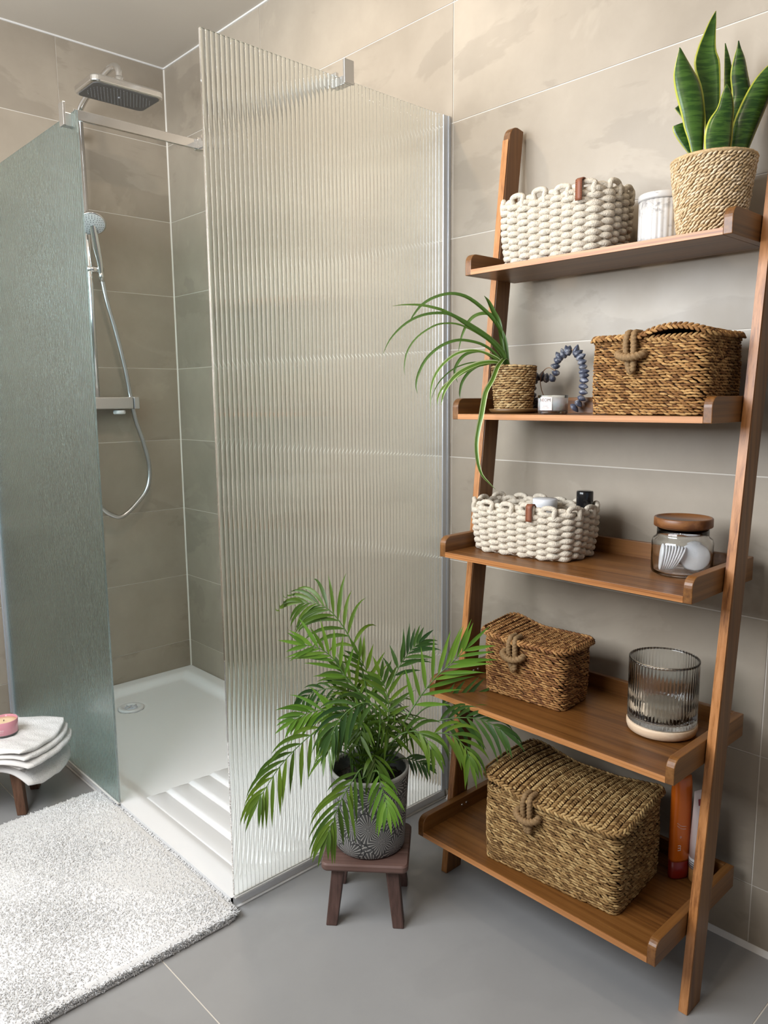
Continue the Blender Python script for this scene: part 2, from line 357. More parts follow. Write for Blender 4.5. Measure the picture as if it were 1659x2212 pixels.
# ---- traced plant and shell coordinates (metres)
SPIDER = [(0.011,0,[(-0.16, -1.889, 1.298), (-0.162, -1.882, 1.347), (-0.175, -1.867, 1.386), (-0.196, -1.845, 1.419), (-0.224, -1.817, 1.448), (-0.254, -1.792, 1.457), (-0.286, -1.768, 1.448), (-0.312, -1.752, 1.43), (-0.332, -1.743, 1.405), (-0.341, -1.742, 1.391)]),
(0.011,0,[(-0.171, -1.892, 1.299), (-0.18, -1.887, 1.324), (-0.205, -1.866, 1.355), (-0.242, -1.834, 1.386), (-0.28, -1.802, 1.411), (-0.298, -1.792, 1.419), (-0.33, -1.769, 1.427), (-0.363, -1.747, 1.428), (-0.388, -1.732, 1.425)]),
(0.01,0,[(-0.18, -1.898, 1.299), (-0.192, -1.891, 1.322), (-0.217, -1.871, 1.352), (-0.25, -1.843, 1.379), (-0.28, -1.82, 1.403), (-0.308, -1.802, 1.408), (-0.342, -1.78, 1.402), (-0.377, -1.761, 1.382), (-0.409, -1.747, 1.349), (-0.43, -1.744, 1.315)]),
(0.006,0,[(-0.167, -1.882, 1.3), (-0.183, -1.862, 1.339), (-0.211, -1.833, 1.368), (-0.24, -1.806, 1.386), (-0.263, -1.786, 1.389), (-0.287, -1.768, 1.383), (-0.32, -1.745, 1.357), (-0.342, -1.734, 1.324), (-0.353, -1.735, 1.289), (-0.356, -1.739, 1.27)]),
(0.009,0,[(-0.188, -1.891, 1.299), (-0.204, -1.878, 1.322), (-0.228, -1.86, 1.339), (-0.26, -1.836, 1.347), (-0.286, -1.821, 1.343), (-0.313, -1.806, 1.329), (-0.341, -1.793, 1.302), (-0.361, -1.788, 1.268), (-0.371, -1.791, 1.243), (-0.375, -1.799, 1.226)]),
(0.009,1,[(-0.197, -1.896, 1.298), (-0.214, -1.887, 1.31), (-0.239, -1.869, 1.321), (-0.265, -1.854, 1.322), (-0.292, -1.839, 1.313), (-0.32, -1.826, 1.29), (-0.341, -1.82, 1.262), (-0.355, -1.822, 1.23), (-0.364, -1.83, 1.192)]),
(0.009,0,[(-0.179, -1.871, 1.3), (-0.201, -1.851, 1.32), (-0.221, -1.836, 1.322), (-0.243, -1.822, 1.312), (-0.261, -1.815, 1.288), (-0.267, -1.817, 1.269), (-0.267, -1.826, 1.251)]),
(0.013,1,[(-0.208, -1.9, 1.294), (-0.24, -1.884, 1.295), (-0.27, -1.871, 1.286), (-0.3, -1.86, 1.271), (-0.324, -1.855, 1.252), (-0.345, -1.854, 1.227), (-0.361, -1.859, 1.199)]),
(0.008,1,[(-0.203, -1.891, 1.294), (-0.233, -1.878, 1.29), (-0.263, -1.865, 1.282), (-0.301, -1.848, 1.26), (-0.33, -1.838, 1.239), (-0.349, -1.839, 1.216), (-0.359, -1.847, 1.199)]),
(0.004,0,[(-0.195, -1.884, 1.296), (-0.229, -1.862, 1.297), (-0.256, -1.846, 1.294), (-0.286, -1.829, 1.281), (-0.314, -1.818, 1.258), (-0.332, -1.814, 1.235), (-0.347, -1.815, 1.209)]),
(0.008,0,[(-0.182, -1.869, 1.295), (-0.212, -1.848, 1.29), (-0.234, -1.835, 1.276), (-0.252, -1.828, 1.253), (-0.262, -1.829, 1.23), (-0.267, -1.833, 1.214)]),
(0.012,0,[(-0.165, -1.883, 1.302), (-0.169, -1.87, 1.384), (-0.18, -1.86, 1.415), (-0.19, -1.853, 1.438), (-0.2, -1.848, 1.452)]),
(0.011,0,[(-0.164, -1.885, 1.302), (-0.165, -1.869, 1.376), (-0.176, -1.852, 1.407), (-0.196, -1.833, 1.411), (-0.215, -1.818, 1.397), (-0.231, -1.809, 1.365), (-0.243, -1.806, 1.322)]),
(.012,1,[(-0.17, -1.892, 1.306), (-0.214, -1.909, 1.293), (-0.245, -1.924, 1.279), (-0.279, -1.939, 1.253), (-0.308, -1.945, 1.228), (-0.323, -1.95, 1.201), (-0.337, -1.956, 1.174), (-0.344, -1.955, 1.149), (-0.351, -1.955, 1.116), (-0.353, -1.96, 1.08), (-0.35, -1.969, 1.05), (-0.34, -1.982, 1.031), (-0.331, -1.993, 1.017)])]

SNAKE = [[(-0.176, -2.339, 1.649, 0.0164), (-0.174, -2.333, 1.69, 0.0274), (-0.173, -2.328, 1.717, 0.037), (-0.172, -2.324, 1.744, 0.0432), (-0.174, -2.314, 1.785, 0.0466), (-0.177, -2.305, 1.812, 0.0379), (-0.178, -2.3, 1.832, 0.024), (-0.179, -2.296, 1.853, 0.0055), (-0.179, -2.294, 1.859, 0.0008)],
[(-0.126, -2.34, 1.659, 0.0154), (-0.119, -2.335, 1.714, 0.0238), (-0.115, -2.331, 1.756, 0.0294), (-0.112, -2.325, 1.797, 0.0364), (-0.113, -2.316, 1.839, 0.0476), (-0.11, -2.313, 1.866, 0.0357), (-0.103, -2.314, 1.894, 0.0238), (-0.095, -2.316, 1.922, 0.0126), (-0.088, -2.318, 1.943, 0.0008)],
[(-0.165, -2.372, 1.644, 0.0393), (-0.159, -2.369, 1.684, 0.0502), (-0.153, -2.369, 1.711, 0.0474), (-0.144, -2.372, 1.738, 0.0319), (-0.14, -2.371, 1.765, 0.019), (-0.138, -2.368, 1.785, 0.0008)],
[(-0.113, -2.369, 1.655, 0.0208), (-0.095, -2.373, 1.723, 0.0375), (-0.081, -2.374, 1.778, 0.0347), (-0.08, -2.367, 1.819, 0.0313), (-0.078, -2.364, 1.847, 0.0208), (-0.077, -2.361, 1.867, 0.0069), (-0.076, -2.359, 1.88, 0.0008)],
[(-0.088, -2.354, 1.676, 0.0141), (-0.073, -2.345, 1.788, 0.0184), (-0.069, -2.34, 1.83, 0.0155), (-0.069, -2.336, 1.858, 0.0099), (-0.068, -2.33, 1.887, 0.0008)],
[(-0.115, -2.385, 1.651, 0.0262), (-0.099, -2.389, 1.705, 0.0427), (-0.083, -2.396, 1.746, 0.0455), (-0.065, -2.405, 1.787, 0.0413), (-0.051, -2.412, 1.814, 0.0303), (-0.039, -2.419, 1.834, 0.0138), (-0.032, -2.424, 1.844, 0.0008)],
[(-0.148, -2.318, 1.666, 0.0084), (-0.155, -2.304, 1.7, 0.0252), (-0.16, -2.295, 1.721, 0.0294), (-0.161, -2.292, 1.73, 0.0252)],
[(-0.139, -2.304, 1.717, 0.007), (-0.145, -2.294, 1.745, 0.0113), (-0.153, -2.282, 1.766, 0.0127)],
]

FRONDS = [(0.097,0.35,1,11,[(-0.491, -1.761, 0.366), (-0.481, -1.728, 0.538), (-0.486, -1.702, 0.614), (-0.499, -1.671, 0.673), (-0.516, -1.64, 0.712), (-0.533, -1.614, 0.726), (-0.558, -1.583, 0.728)]),
(0.079,0.4,0.15,8,[(-0.496, -1.758, 0.355), (-0.515, -1.758, 0.511), (-0.539, -1.733, 0.567), (-0.562, -1.71, 0.617), (-0.586, -1.69, 0.644), (-0.617, -1.667, 0.656)]),
(0.068,0.45,0.2,6,[(-0.489, -1.764, 0.355), (-0.465, -1.746, 0.469), (-0.471, -1.734, 0.549), (-0.489, -1.713, 0.611)]),
(0.066,0.45,0.3,8,[(-0.486, -1.767, 0.36), (-0.453, -1.762, 0.482), (-0.419, -1.768, 0.562), (-0.389, -1.777, 0.603), (-0.36, -1.788, 0.63)]),
(0.101,0.3,0.12,9,[(-0.484, -1.77, 0.355), (-0.467, -1.84, 0.47), (-0.438, -1.863, 0.531), (-0.41, -1.888, 0.58), (-0.383, -1.914, 0.616), (-0.361, -1.936, 0.649)]),
(0.094,0.38,0.9,9,[(-0.484, -1.77, 0.355), (-0.436, -1.839, 0.449), (-0.395, -1.89, 0.474), (-0.364, -1.933, 0.485), (-0.339, -1.974, 0.483), (-0.319, -2.013, 0.465)]),
(0.066,0.45,0.2,7,[(-0.484, -1.769, 0.357), (-0.4, -1.819, 0.466), (-0.345, -1.858, 0.491), (-0.3, -1.892, 0.501), (-0.26, -1.923, 0.5)]),
(0.088,0.4,1.1,7,[(-0.484, -1.77, 0.353), (-0.466, -1.853, 0.435), (-0.432, -1.895, 0.455), (-0.405, -1.934, 0.456), (-0.392, -1.965, 0.432), (-0.395, -1.981, 0.41)]),
(0.101,0.3,1,10,[(-0.496, -1.759, 0.349), (-0.562, -1.754, 0.49), (-0.614, -1.725, 0.474), (-0.664, -1.702, 0.436), (-0.705, -1.687, 0.397), (-0.739, -1.68, 0.357), (-0.76, -1.681, 0.337)]),
(0.09,0.3,0.9,8,[(-0.492, -1.763, 0.349), (-0.538, -1.841, 0.515), (-0.563, -1.828, 0.547), (-0.597, -1.815, 0.542), (-0.628, -1.806, 0.52), (-0.652, -1.806, 0.491)]),
(0.097,0.25,0.8,9,[(-0.498, -1.76, 0.338), (-0.568, -1.814, 0.389), (-0.596, -1.811, 0.37), (-0.624, -1.81, 0.342), (-0.652, -1.811, 0.303), (-0.674, -1.815, 0.276)]),
(0.044,0.45,0.7,6,[(-0.48, -1.773, 0.355), (-0.431, -1.787, 0.354), (-0.401, -1.812, 0.35), (-0.378, -1.832, 0.334)]),
(0.077,0.3,0.7,6,[(-0.494, -1.764, 0.338), (-0.551, -1.839, 0.386), (-0.553, -1.855, 0.365), (-0.556, -1.871, 0.34), (-0.561, -1.884, 0.32)]),
(0.055,0.45,1,7,[(-0.495, -1.758, 0.36), (-0.487, -1.709, 0.488), (-0.518, -1.669, 0.521), (-0.554, -1.633, 0.518), (-0.579, -1.61, 0.497)]),
(0.073,0.4,0.45,8,[(-0.496, -1.758, 0.355), (-0.541, -1.745, 0.469), (-0.578, -1.715, 0.499), (-0.618, -1.688, 0.499), (-0.651, -1.67, 0.484)]),
(0.068,0.4,0.3,7,[(-0.487, -1.765, 0.36), (-0.489, -1.809, 0.456), (-0.484, -1.809, 0.528), (-0.495, -1.796, 0.583)]),
(0.073,0.35,0.9,7,[(-0.492, -1.762, 0.355), (-0.541, -1.794, 0.451), (-0.561, -1.782, 0.487), (-0.589, -1.77, 0.483), (-0.615, -1.765, 0.454)]),
(0.077,0.35,0.9,6,[(-0.486, -1.767, 0.355), (-0.496, -1.838, 0.44), (-0.469, -1.872, 0.465), (-0.458, -1.898, 0.458), (-0.453, -1.922, 0.432)]),
(0.073,0.45,0.4,6,[(-0.489, -1.764, 0.355), (-0.487, -1.749, 0.442), (-0.501, -1.718, 0.53), (-0.525, -1.687, 0.574)]),
]

SHELLS = [(-0.075, -2.021, 1.189),(-0.075, -2.032, 1.199),(-0.075, -2.04, 1.211),(-0.075, -2.044, 1.225),(-0.075, -2.044, 1.238),(-0.075, -2.046, 1.252),(-0.075, -2.045, 1.263),(-0.075, -2.044, 1.272),(-0.075, -2.042, 1.283),(-0.075, -2.039, 1.294),(-0.075, -2.035, 1.306),(-0.075, -2.028, 1.314),(-0.075, -2.022, 1.322),(-0.075, -2.003, 1.324),(-0.075, -1.998, 1.323),(-0.075, -1.987, 1.317),(-0.075, -1.975, 1.311),(-0.075, -1.97, 1.302),(-0.075, -1.964, 1.289),(-0.075, -1.966, 1.273),(-0.075, -1.957, 1.261),(-0.075, -1.941, 1.261),(-0.075, -1.928, 1.265),(-0.075, -1.913, 1.265),(-0.075, -1.902, 1.256),(-0.075, -1.899, 1.238),(-0.075, -1.9, 1.22),(-0.075, -1.909, 1.206),(-0.075, -1.915, 1.195),]
# ================================================================== SETTING
ZC = 2.5487; H = 0.3; GAP = .0030
XB = [0, -.4345, -1.3215, WX]                  # vertical joints of the back wall
YB = [0, -.6823, -1.5694, -2.4565, -3.3435, -4.2]        # vertical joints of the right wall
ZR = [ZC-k*H for k in range(9)]+[0.006]
wall_r = struct(flatbuild(MB().box((.0016, -4.2, 0), (.12, .12, ZC)), 'wall_right', M['grout']))
wall_b = struct(flatbuild(MB().box((WX, .0016, 0), (.0016, .12, ZC)), 'wall_back', M['grout']))
def tile(p, a, b, mat):
    c = [(i+j)/2 for i, j in zip(a, b)]
    o = flatbuild(MB().box([i-k for i, k in zip(a, c)], [i-k for i, k in zip(b, c)]), 'tile', mat, p); o.location = c; return o
for k in range(9):
    z1, z0 = ZR[k]-GAP/2, ZR[k+1]+GAP/2
    for i in range(len(YB)-1): tile(wall_r, (0, YB[i+1]+GAP/2, z0), (.0075, YB[i]-GAP/2, z1), M['tile'])
    for i in range(len(XB)-1): tile(wall_b, (XB[i+1]+GAP/2, 0, z0), (XB[i]-GAP/2, .0075, z1), M['tile'])
floor = struct(flatbuild(MB().box((WX, -4.2, -.1), (.12, .12, -.0012)), 'floor', M['grout']))
XF = [0, -.965, WX]; YF = [0, -.151, -1.351, -2.551, -3.751, -4.2]
for i in range(2):
    for j in range(5): tile(floor, (XF[i+1]+GAP/2, YF[j+1]+GAP/2, -.008), (XF[i]-GAP/2, YF[j]-GAP/2, 0), M['floor_tile'])
struct(flatbuild(MB().box((WX-.1, -4.2, ZC), (.12, .12, ZC+.1)), 'ceiling', M['ceiling']))
wl = MB(); wl.box((WX-.12, -4.2, 0), (WX, WY0, ZC)); wl.box((WX-.12, WY1, 0), (WX, .12, ZC)); wl.box((WX-.12, WY0, 0), (WX, WY1, WZ0)); wl.box((WX-.12, WY0, WZ1), (WX, WY1, ZC))
struct(flatbuild(wl, 'wall_left', M['plaster']))
wf = MB(); t = .045
wf.box((WX-.02, WY0, WZ0), (WX+.015, WY0+t, WZ1)); wf.box((WX-.02, WY1-t, WZ0), (WX+.015, WY1, WZ1)); wf.box((WX-.02, WY0, WZ0), (WX+.015, WY1, WZ0+t)); wf.box((WX-.02, WY0, WZ1-t), (WX+.015, WY1, WZ1))
wf.box((WX-.02, (WY0+WY1)/2-.03, WZ0), (WX+.015, (WY0+WY1)/2+.03, WZ1))
struct(flatbuild(wf, 'window_1', M['seal']))
struct(flatbuild(MB().prism([(-.0095, 0), (0, 0), (0, .0115), (-.002, .0115)], 'y', -4.2, -1.56), 'baseboard_right', M['seal']))
tr = MB(); tr.box((-.005, -4.2, ZC-.0055), (0, 0, ZC)); struct(flatbuild(tr, 'trim_1', M['seal']))
tr = MB(); tr.box((WX, -.005, ZC-.0055), (0, 0, ZC)); struct(flatbuild(tr, 'trim_2', M['seal']))
tr = MB(); tr.prism([(-.0045, 0), (0, 0), (0, -.0045)], 'z', .03, ZC); struct(flatbuild(tr, 'trim_3', M['grout']))
for i, (lx, ly) in enumerate(LAMPS):
    t = thing('ceiling_light', ['recessed warm ceiling spotlight above the wooden ladder shelf', 'recessed warm ceiling spotlight over the middle of the bathroom floor', 'added unseen warm ceiling spotlight brightening the shower wall behind the glass'][i], 'light', (lx, ly, ZC), group='recessed ceiling spotlights')
    MB().lathe([(.048, 0), (.048, -.006), (.036, -.008), (.033, -.002), (.033, 0)], 24, closed=True).build('bezel', M['white_plastic'], t)
    l = bpy.data.lights.new('spot_lamp', 'AREA'); l.shape = 'DISK'; l.size = .07; l.energy = (3.5, 2.5, 6)[i]; l.color = (1.0, .83, .64)
    lo = bpy.data.objects.new('spot_lamp', l); COL.objects.link(lo); lo.location = (lx, ly, ZC-.012)
# ================================================================== SHOWER
XT, YT = -.762, -1.55
def fluted(w, h, pitch=.012, th=.0055, dep=.0021, ns=14):
    n = round(w/pitch); p = w/n; mb = MB(); R = ((p/2)**2+dep**2)/(2*dep)
    for i in range(n):
        x0 = i*p; xs = p/2*(1-np.cos(np.linspace(0, math.pi, ns+1))); ys = -(th+dep*np.sqrt(np.clip(1-(2*xs/p-1)**2, 0, 1)))
        V = [(x0+a, b, z) for z in (0, h) for a, b in zip(xs, ys)]; m = ns+1
        F = [(j, j+1, j+1+m, j+m) for j in range(ns)]
        mb.add(V, F)
        Vc = [(x0+a, b, z) for z in (0, h) for a, b in list(zip(xs, ys))+[(p, 0), (0, 0)]]; q = m+2
        mb.add([(x0+a, b, 0) for a, b in list(zip(xs, ys))+[(p, 0), (0, 0)]], [tuple(range(q-1, -1, -1))])
        mb.add([(x0+a, b, h) for a, b in list(zip(xs, ys))+[(p, 0), (0, 0)]], [tuple(range(q))])
    mb.add([(0, 0, 0), (w, 0, 0), (w, 0, h), (0, 0, h)], [(3, 2, 1, 0)])
    mb.add([(0, 0, 0), (0, 0, h), (0, -th, h), (0, -th, 0)], [(0, 1, 2, 3)])
    mb.add([(w, 0, 0), (w, -th, 0), (w, -th, h), (w, 0, h)], [(0, 1, 2, 3)])
    return mb
def screen(label, loc, rz, w, prof_at_start, tint=False):
    t = thing('shower_screen', label, 'glass screen', loc, rz); h = 1.933
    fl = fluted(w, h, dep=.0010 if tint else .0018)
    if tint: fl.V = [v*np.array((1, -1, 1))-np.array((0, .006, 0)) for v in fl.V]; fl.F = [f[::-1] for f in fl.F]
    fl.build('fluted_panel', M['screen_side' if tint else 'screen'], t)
    x0, x1 = (-.028, -.0008) if prof_at_start else (w+.0060, w+.028)
    pr = MB()
    if prof_at_start: pr.box((x0, -.013, 0), (x1, .007, h))
    else: pr.box((w+.001, -.0112, 0), (x1, -.0080, h)); pr.box((x1-.008, -.0080, 0), (x1, .007, h))
    if prof_at_start: pr.box((x0, -.016, 0), (x0+.008, .010, h))
    else: pr.box((x1-.009, -.0135, 0), (x1, -.0112, h)); pr.box((w+.001, -.0124, 0), (w+.004, -.0112, h))
    flatbuild(pr, 'wall_profile', M['alu'], t, bevel=.0008)
    flatbuild(MB().box((0, -.0105, -.003), (w, .003, .0005)), 'bottom_seal', M['seal'], t)
    return t
screen('large clear fluted glass shower panel standing behind the palm and stool', (-.757, YT, .033), 0, .727, False)
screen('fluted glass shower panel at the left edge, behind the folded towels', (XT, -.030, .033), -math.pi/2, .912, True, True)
t = thing('support_bar', 'flat chrome bar bracing the two glass panels at their tops', 'support bar', (-.385, -.9, 1.967))
def relbox(mb, t, a, b): return mb.box([i-j for i, j in zip(a, t.location)], [i-j for i, j in zip(b, t.location)])
mb = MB(); relbox(mb, t, (-.758, -.905, 1.955), (-.395, -.896, 1.981)); flatbuild(mb, 'bar', M['chrome'], t, bevel=.001)
mb = MB(); relbox(mb, t, (-.389, -1.545, 1.955), (-.380, -.915, 1.981)); flatbuild(mb, 'bar', M['chrome'], t, bevel=.001)
mb = MB(); relbox(mb, t, (-.396, -.916, 1.951), (-.376, -.893, 1.984)); flatbuild(mb, 'corner_connector', M['chrome'], t, bevel=.001)
mb = MB(); relbox(mb, t, (-.386, -.918, 1.984), (-.382, -.914, 1.993)); flatbuild(mb, 'pin', M['chrome'], t)
mb = MB(); relbox(mb, t, (-.395, -1.585, 1.946), (-.366, -1.578, 1.999)); relbox(mb, t, (-.391, -1.578, 1.946), (-.370, -1.530, 1.9655)); flatbuild(mb, 'clamp', M['satin'], t, bevel=.001)
mb = MB(); relbox(mb, t, (-.790, -.915, 1.932), (-.783, -.886, 1.990)); relbox(mb, t, (-.783, -.911, 1.932), (-.752, -.890, 1.9650)); flatbuild(mb, 'clamp', M['satin'], t, bevel=.001)
# ---- tray
tray = thing('shower_tray', 'low white shower tray with ridged end and round drain', 'shower tray', (-.38, -.775, 0))
nx, ny = 96, 170; xs = np.linspace(XT, -.002, nx); ys = np.linspace(YT, -.002, ny); X, Y = np.meshgrid(xs, ys, indexing='ij')
dd = np.minimum(np.minimum(X-(XT+.050), -.045-X), np.minimum(Y-(YT+.045), -.045-Y)); s_ = np.clip(dd/.055, 0, 1); s_ = s_*s_*(3-2*s_)
Zt = .030-.019*s_; rr = np.hypot(X+.395, Y+.225); Zt -= .004*np.exp(-(rr/.25)**2)*s_
Zt = np.where(rr < .055, Zt-.012*np.clip((.055-rr)/.01, 0, 1), Zt)
V = np.stack([X, Y, Zt], -1).reshape(-1, 3)-np.array(tray.location); F = [(i*ny+j, (i+1)*ny+j, (i+1)*ny+j+1, i*ny+j+1) for i in range(nx-1) for j in range(ny-1)]
tb = MB().add(V, F); tb.build('basin', M['acrylic'], tray)
sk = MB(); relbox(sk, tray, (XT, YT, .0), (-.002, YT+.004, .0290)); relbox(sk, tray, (XT, YT, 0), (XT+.004, -.002, .0290)); flatbuild(sk, 'rim_side', M['acrylic'], tray)
for i in range(8):
    x0 = -.690+.0765*i-tray.location.x; y0, y1 = -1.488+.775, -.935+.775
    pr = [(x0, .0095), (x0+.003, .017), (x0+.007, .0205), (x0+.012, .0215), (x0+.072, .0125), (x0+.0745, .0095)]; m = len(pr)
    V = [(a, y0, z) for a, z in pr]+[(a, y1-.012, z) for a, z in pr]+[(a, y1, .0095+(z-.0095)*.25) for a, z in pr]
    F = [(j, j+1, j+1+m, j+m) for j in range(m-1)]+[(j+m, j+1+m, j+1+2*m, j+2*m) for j in range(m-1)]+[tuple(range(2*m, 3*m))]
    MB().add(V, [f[::-1] for f in F]).build('ridge', M['acrylic'], tray)
dr = MB().lathe([(.0, -.004), (.020, -.004), (.026, -.001), (.030, .003), (.046, .0035), (.050, .001), (.050, -.006), (0, -.006)], 40, (-.395+.38, -.225+.775, .0085)).build('drain', M['white_plastic'], tray)
MB().lathe([(0, .0042), (.020, .0040), (.024, .003), (.024, 0)], 32, (-.395+.38, -.225+.775, .0062)).build('drain_cup', M['pale_blue_plastic'], dr)
for k in range(4):
    a = k*math.pi/2+.3; b_ = MB(); b_.tube([(-.015+.004*math.cos(a), .55+.004*math.sin(a), .0115), (-.015+.026*math.cos(a), .55+.026*math.sin(a), .0115)], .0022, 6); b_.build('drain_spoke', M['white_plastic'], dr)
sb = MB(); sb.tube([(-.38, -.777, .002), (.378, -.777, .002)], .0035, 6); sb.tube([(-.385, -.777, .002), (-.385, .77, .002)], .0035, 6); sb.build('silicone_bead', M['seal'], tray)
# ---- column with rain head
RX, RY = -.385, -.062
col = thing('shower_column', 'chrome shower riser with thermostat bar and rectangular rain head', 'shower', (RX, 0, 1.2))
L = lambda *p: (p[0]-RX, p[1], p[2]-1.2)
MB().tube([L(RX, RY, 1.20), L(RX, RY, 1.60), L(RX, RY, 2.255)], .0105, 14).build('riser_rail', M['chrome'], col)
arm = spline([L(RX, RY, 2.25), L(RX, RY-.006, 2.283), L(RX, RY-.05, 2.306), L(RX, -.22, 2.330), L(RX, -.345, 2.347), L(RX, -.393, 2.330), L(RX, -.402, 2.295)], 40)
MB().tube(arm, .0115, 14).build('arm', M['chrome'], col)
MB().lathe([(.013, 2.272), (.0145, 2.275), (.0145, 2.298), (.012, 2.302)], 20, (0, -.402, -1.2)).build('arm_collar', M['chrome'], col)
def rounded_poly(w, d, r, n=6, c=(0, 0)):
    P = []
    for cx, cy_, a0 in ((w/2-r, d/2-r, 0), (-w/2+r, d/2-r, 90), (-w/2+r, -d/2+r, 180), (w/2-r, -d/2+r, 270)):
        for k in range(n+1):
            a = math.radians(a0+90*k/n); P.append((c[0]+cx+r*math.cos(a), c[1]+cy_+r*math.sin(a)))
    return P
def stacked(mb, layers):
    """layers: (poly, z) all with the same count"""
    n = len(layers[0][0]); V = [(x, y, z) for P, z in layers for x, y in P]
    F = [tuple(range(n-1, -1, -1)), tuple(range((len(layers)-1)*n, len(layers)*n))]
    for k in range(len(layers)-1): F += [(k*n+j, k*n+(j+1) % n, (k+1)*n+(j+1) % n, (k+1)*n+j) for j in range(n)]
    return mb.add(V, F)
hb = MB(); hc = (0, -.395)
stacked(hb, [(rounded_poly(.243, .158, .022, c=hc), 1.0395), (rounded_poly(.254, .168, .026, c=hc), 1.043), (rounded_poly(.254, .168, .026, c=hc), 1.058), (rounded_poly(.246, .160, .024, c=hc), 1.064), (rounded_poly(.05, .05, .02, c=(0, -.402)), 1.070), (rounded_poly(.03, .03, .014, c=(0, -.402)), 1.076)])
head = flatbuild(hb, 'rain_head', M['chrome'], col, bevel=.0015)
hp = MB(); stacked(hp, [(rounded_poly(.230, .146, .018, c=hc), 1.0378), (rounded_poly(.232, .148, .018, c=hc), 1.0400)]); flatbuild(hp, 'nozzle_plate', M['nozzle_grey'], head)
nz = MB()
for i in range(19):
    for j in range(11):
        x, y = (i-9)*.0115+(j % 2)*.0057, (j-5)*.0122
        if (x/.112)**2+(y/.068)**2 < 1.0: nz.lathe([(.0012, 0), (.0009, -.0016)], 5, (x, hc[1]+y, 1.0380))
nz.lathe([(.006, 0), (.004, -.003)], 10, (0, hc[1], 1.0380))
nz.build('nozzles', M['nozzle_dot'], head, kind='stuff')
tb_ = MB(); tb_.box(L(-.545, -.088, 1.184), L(-.249, -.030, 1.231)); tbo = flatbuild(tb_, 'thermostat', M['satin'], col, bevel=.004)
k_ = MB(); k_.box(L(-.2475, -.089, 1.183), L(-.223, -.029, 1.232)); flatbuild(k_, 'thermostat_knob', M['satin'], col, bevel=.004)
k_ = MB(); k_.lathe([(.020, 0), (.024, .004), (.024, .012), (.022, .016)], 24, L(-.298, -.060, 1.163)); k_.build('flow_handle', M['white_plastic'], col)
k_ = MB(); k_.lathe([(.010, 0), (.012, .003), (.012, .030)], 16, L(-.40, -.055, 1.153)); k_.build('hose_outlet', M['chrome'], col)
for xx in (-.50, -.29): MB().tube([L(xx, 0, 1.208), L(xx, -.04, 1.208)], .018, 16).build('wall_union', M['chrome'], col)
MB().tube([L(RX, 0, 2.20), L(RX, RY, 2.20)], .010, 12).build('wall_bracket', M['chrome'], col)
sl = MB(); sl.tube([L(-.405, RY, 1.715), L(-.334, RY-.004, 1.715)], .0125, 16); slo = sl.build('slider', M['chrome'], col)
# ---- hand shower (held by the slider) and its hose
hs = thing('hand_shower', 'chrome hand shower with pale round spray face hanging on the riser', 'hand shower', (-.37, -.10, 1.715))
Lh = lambda *p: (p[0]+.37, p[1]+.10, p[2]-1.715)
ax = Vector((-.25, -.62, -.74)).normalized()       # spray direction
hcn = Vector(Lh(-.392, -.128, 1.868))
mb = MB(); q = ax.to_track_quat('Z', 'Y').to_matrix()
def lathe_dir(mb, prof, n, c, rot):
    k0 = len(mb.V); mb.lathe(prof, n); mb.V[k0] = (np.array(rot) @ mb.V[k0].T).T+np.array(c); return mb
lathe_dir(mb, [(0, -.026), (.030, -.024), (.046, -.012), (.050, 0), (.047, .002)], 32, hcn, q)
mb.tube(spline([Lh(-.345, -.072, 1.700), Lh(-.352, -.082, 1.745), Lh(-.368, -.098, 1.80), tuple(hcn-ax*.014)], 20), [.0095+.004*min(1, i/12) for i in range(20)], 14)
mb.build('body', M['chrome'], hs)
mb = MB(); lathe_dir(mb, [(0, .0028), (.044, .0026), (.0465, .001), (.0465, -.002)], 32, hcn, q); fc = mb.build('spray_face', M['white_plastic'], hs)
mb = MB()
for ring, cnt in ((.010, 6), (.018, 10), (.026, 16), (.033, 20), (.040, 24)):
    for k in range(cnt):
        a = 2*math.pi*k/cnt; c = hcn+Vector(q @ Vector((ring*math.cos(a), ring*math.sin(a), .0028))); lathe_dir(mb, [(.0016, 0), (.0012, .0012)], 5, c, q)
mb.build('spray_nozzles', M['grey_plastic'], fc, kind='stuff')
hose = spline([Lh(-.344, -.070, 1.700), Lh(-.326, -.066, 1.60), Lh(-.294, -.062, 1.48), Lh(-.262, -.060, 1.33), Lh(-.2335, -.054, 1.16), Lh(-.198, -.052, 1.04), Lh(-.178, -.050, .941), Lh(-.190, -.050, .86), Lh(-.237, -.050, .801), Lh(-.300, -.050, .752), Lh(-.345, -.050, .756), Lh(-.395, -.052, .80), Lh(-.425, -.054, .90), Lh(-.42, -.055, 1.05), Lh(-.402, -.055, 1.155)], 260)
MB().tube(hose, .0082, 10, twist=(.10, 0)).build('hose', M['satin'], hs)
MB().tube([Lh(-.346, -.073, 1.712), Lh(-.341, -.068, 1.672)], .0105, 12).build('hose_nut', M['chrome'], hs)
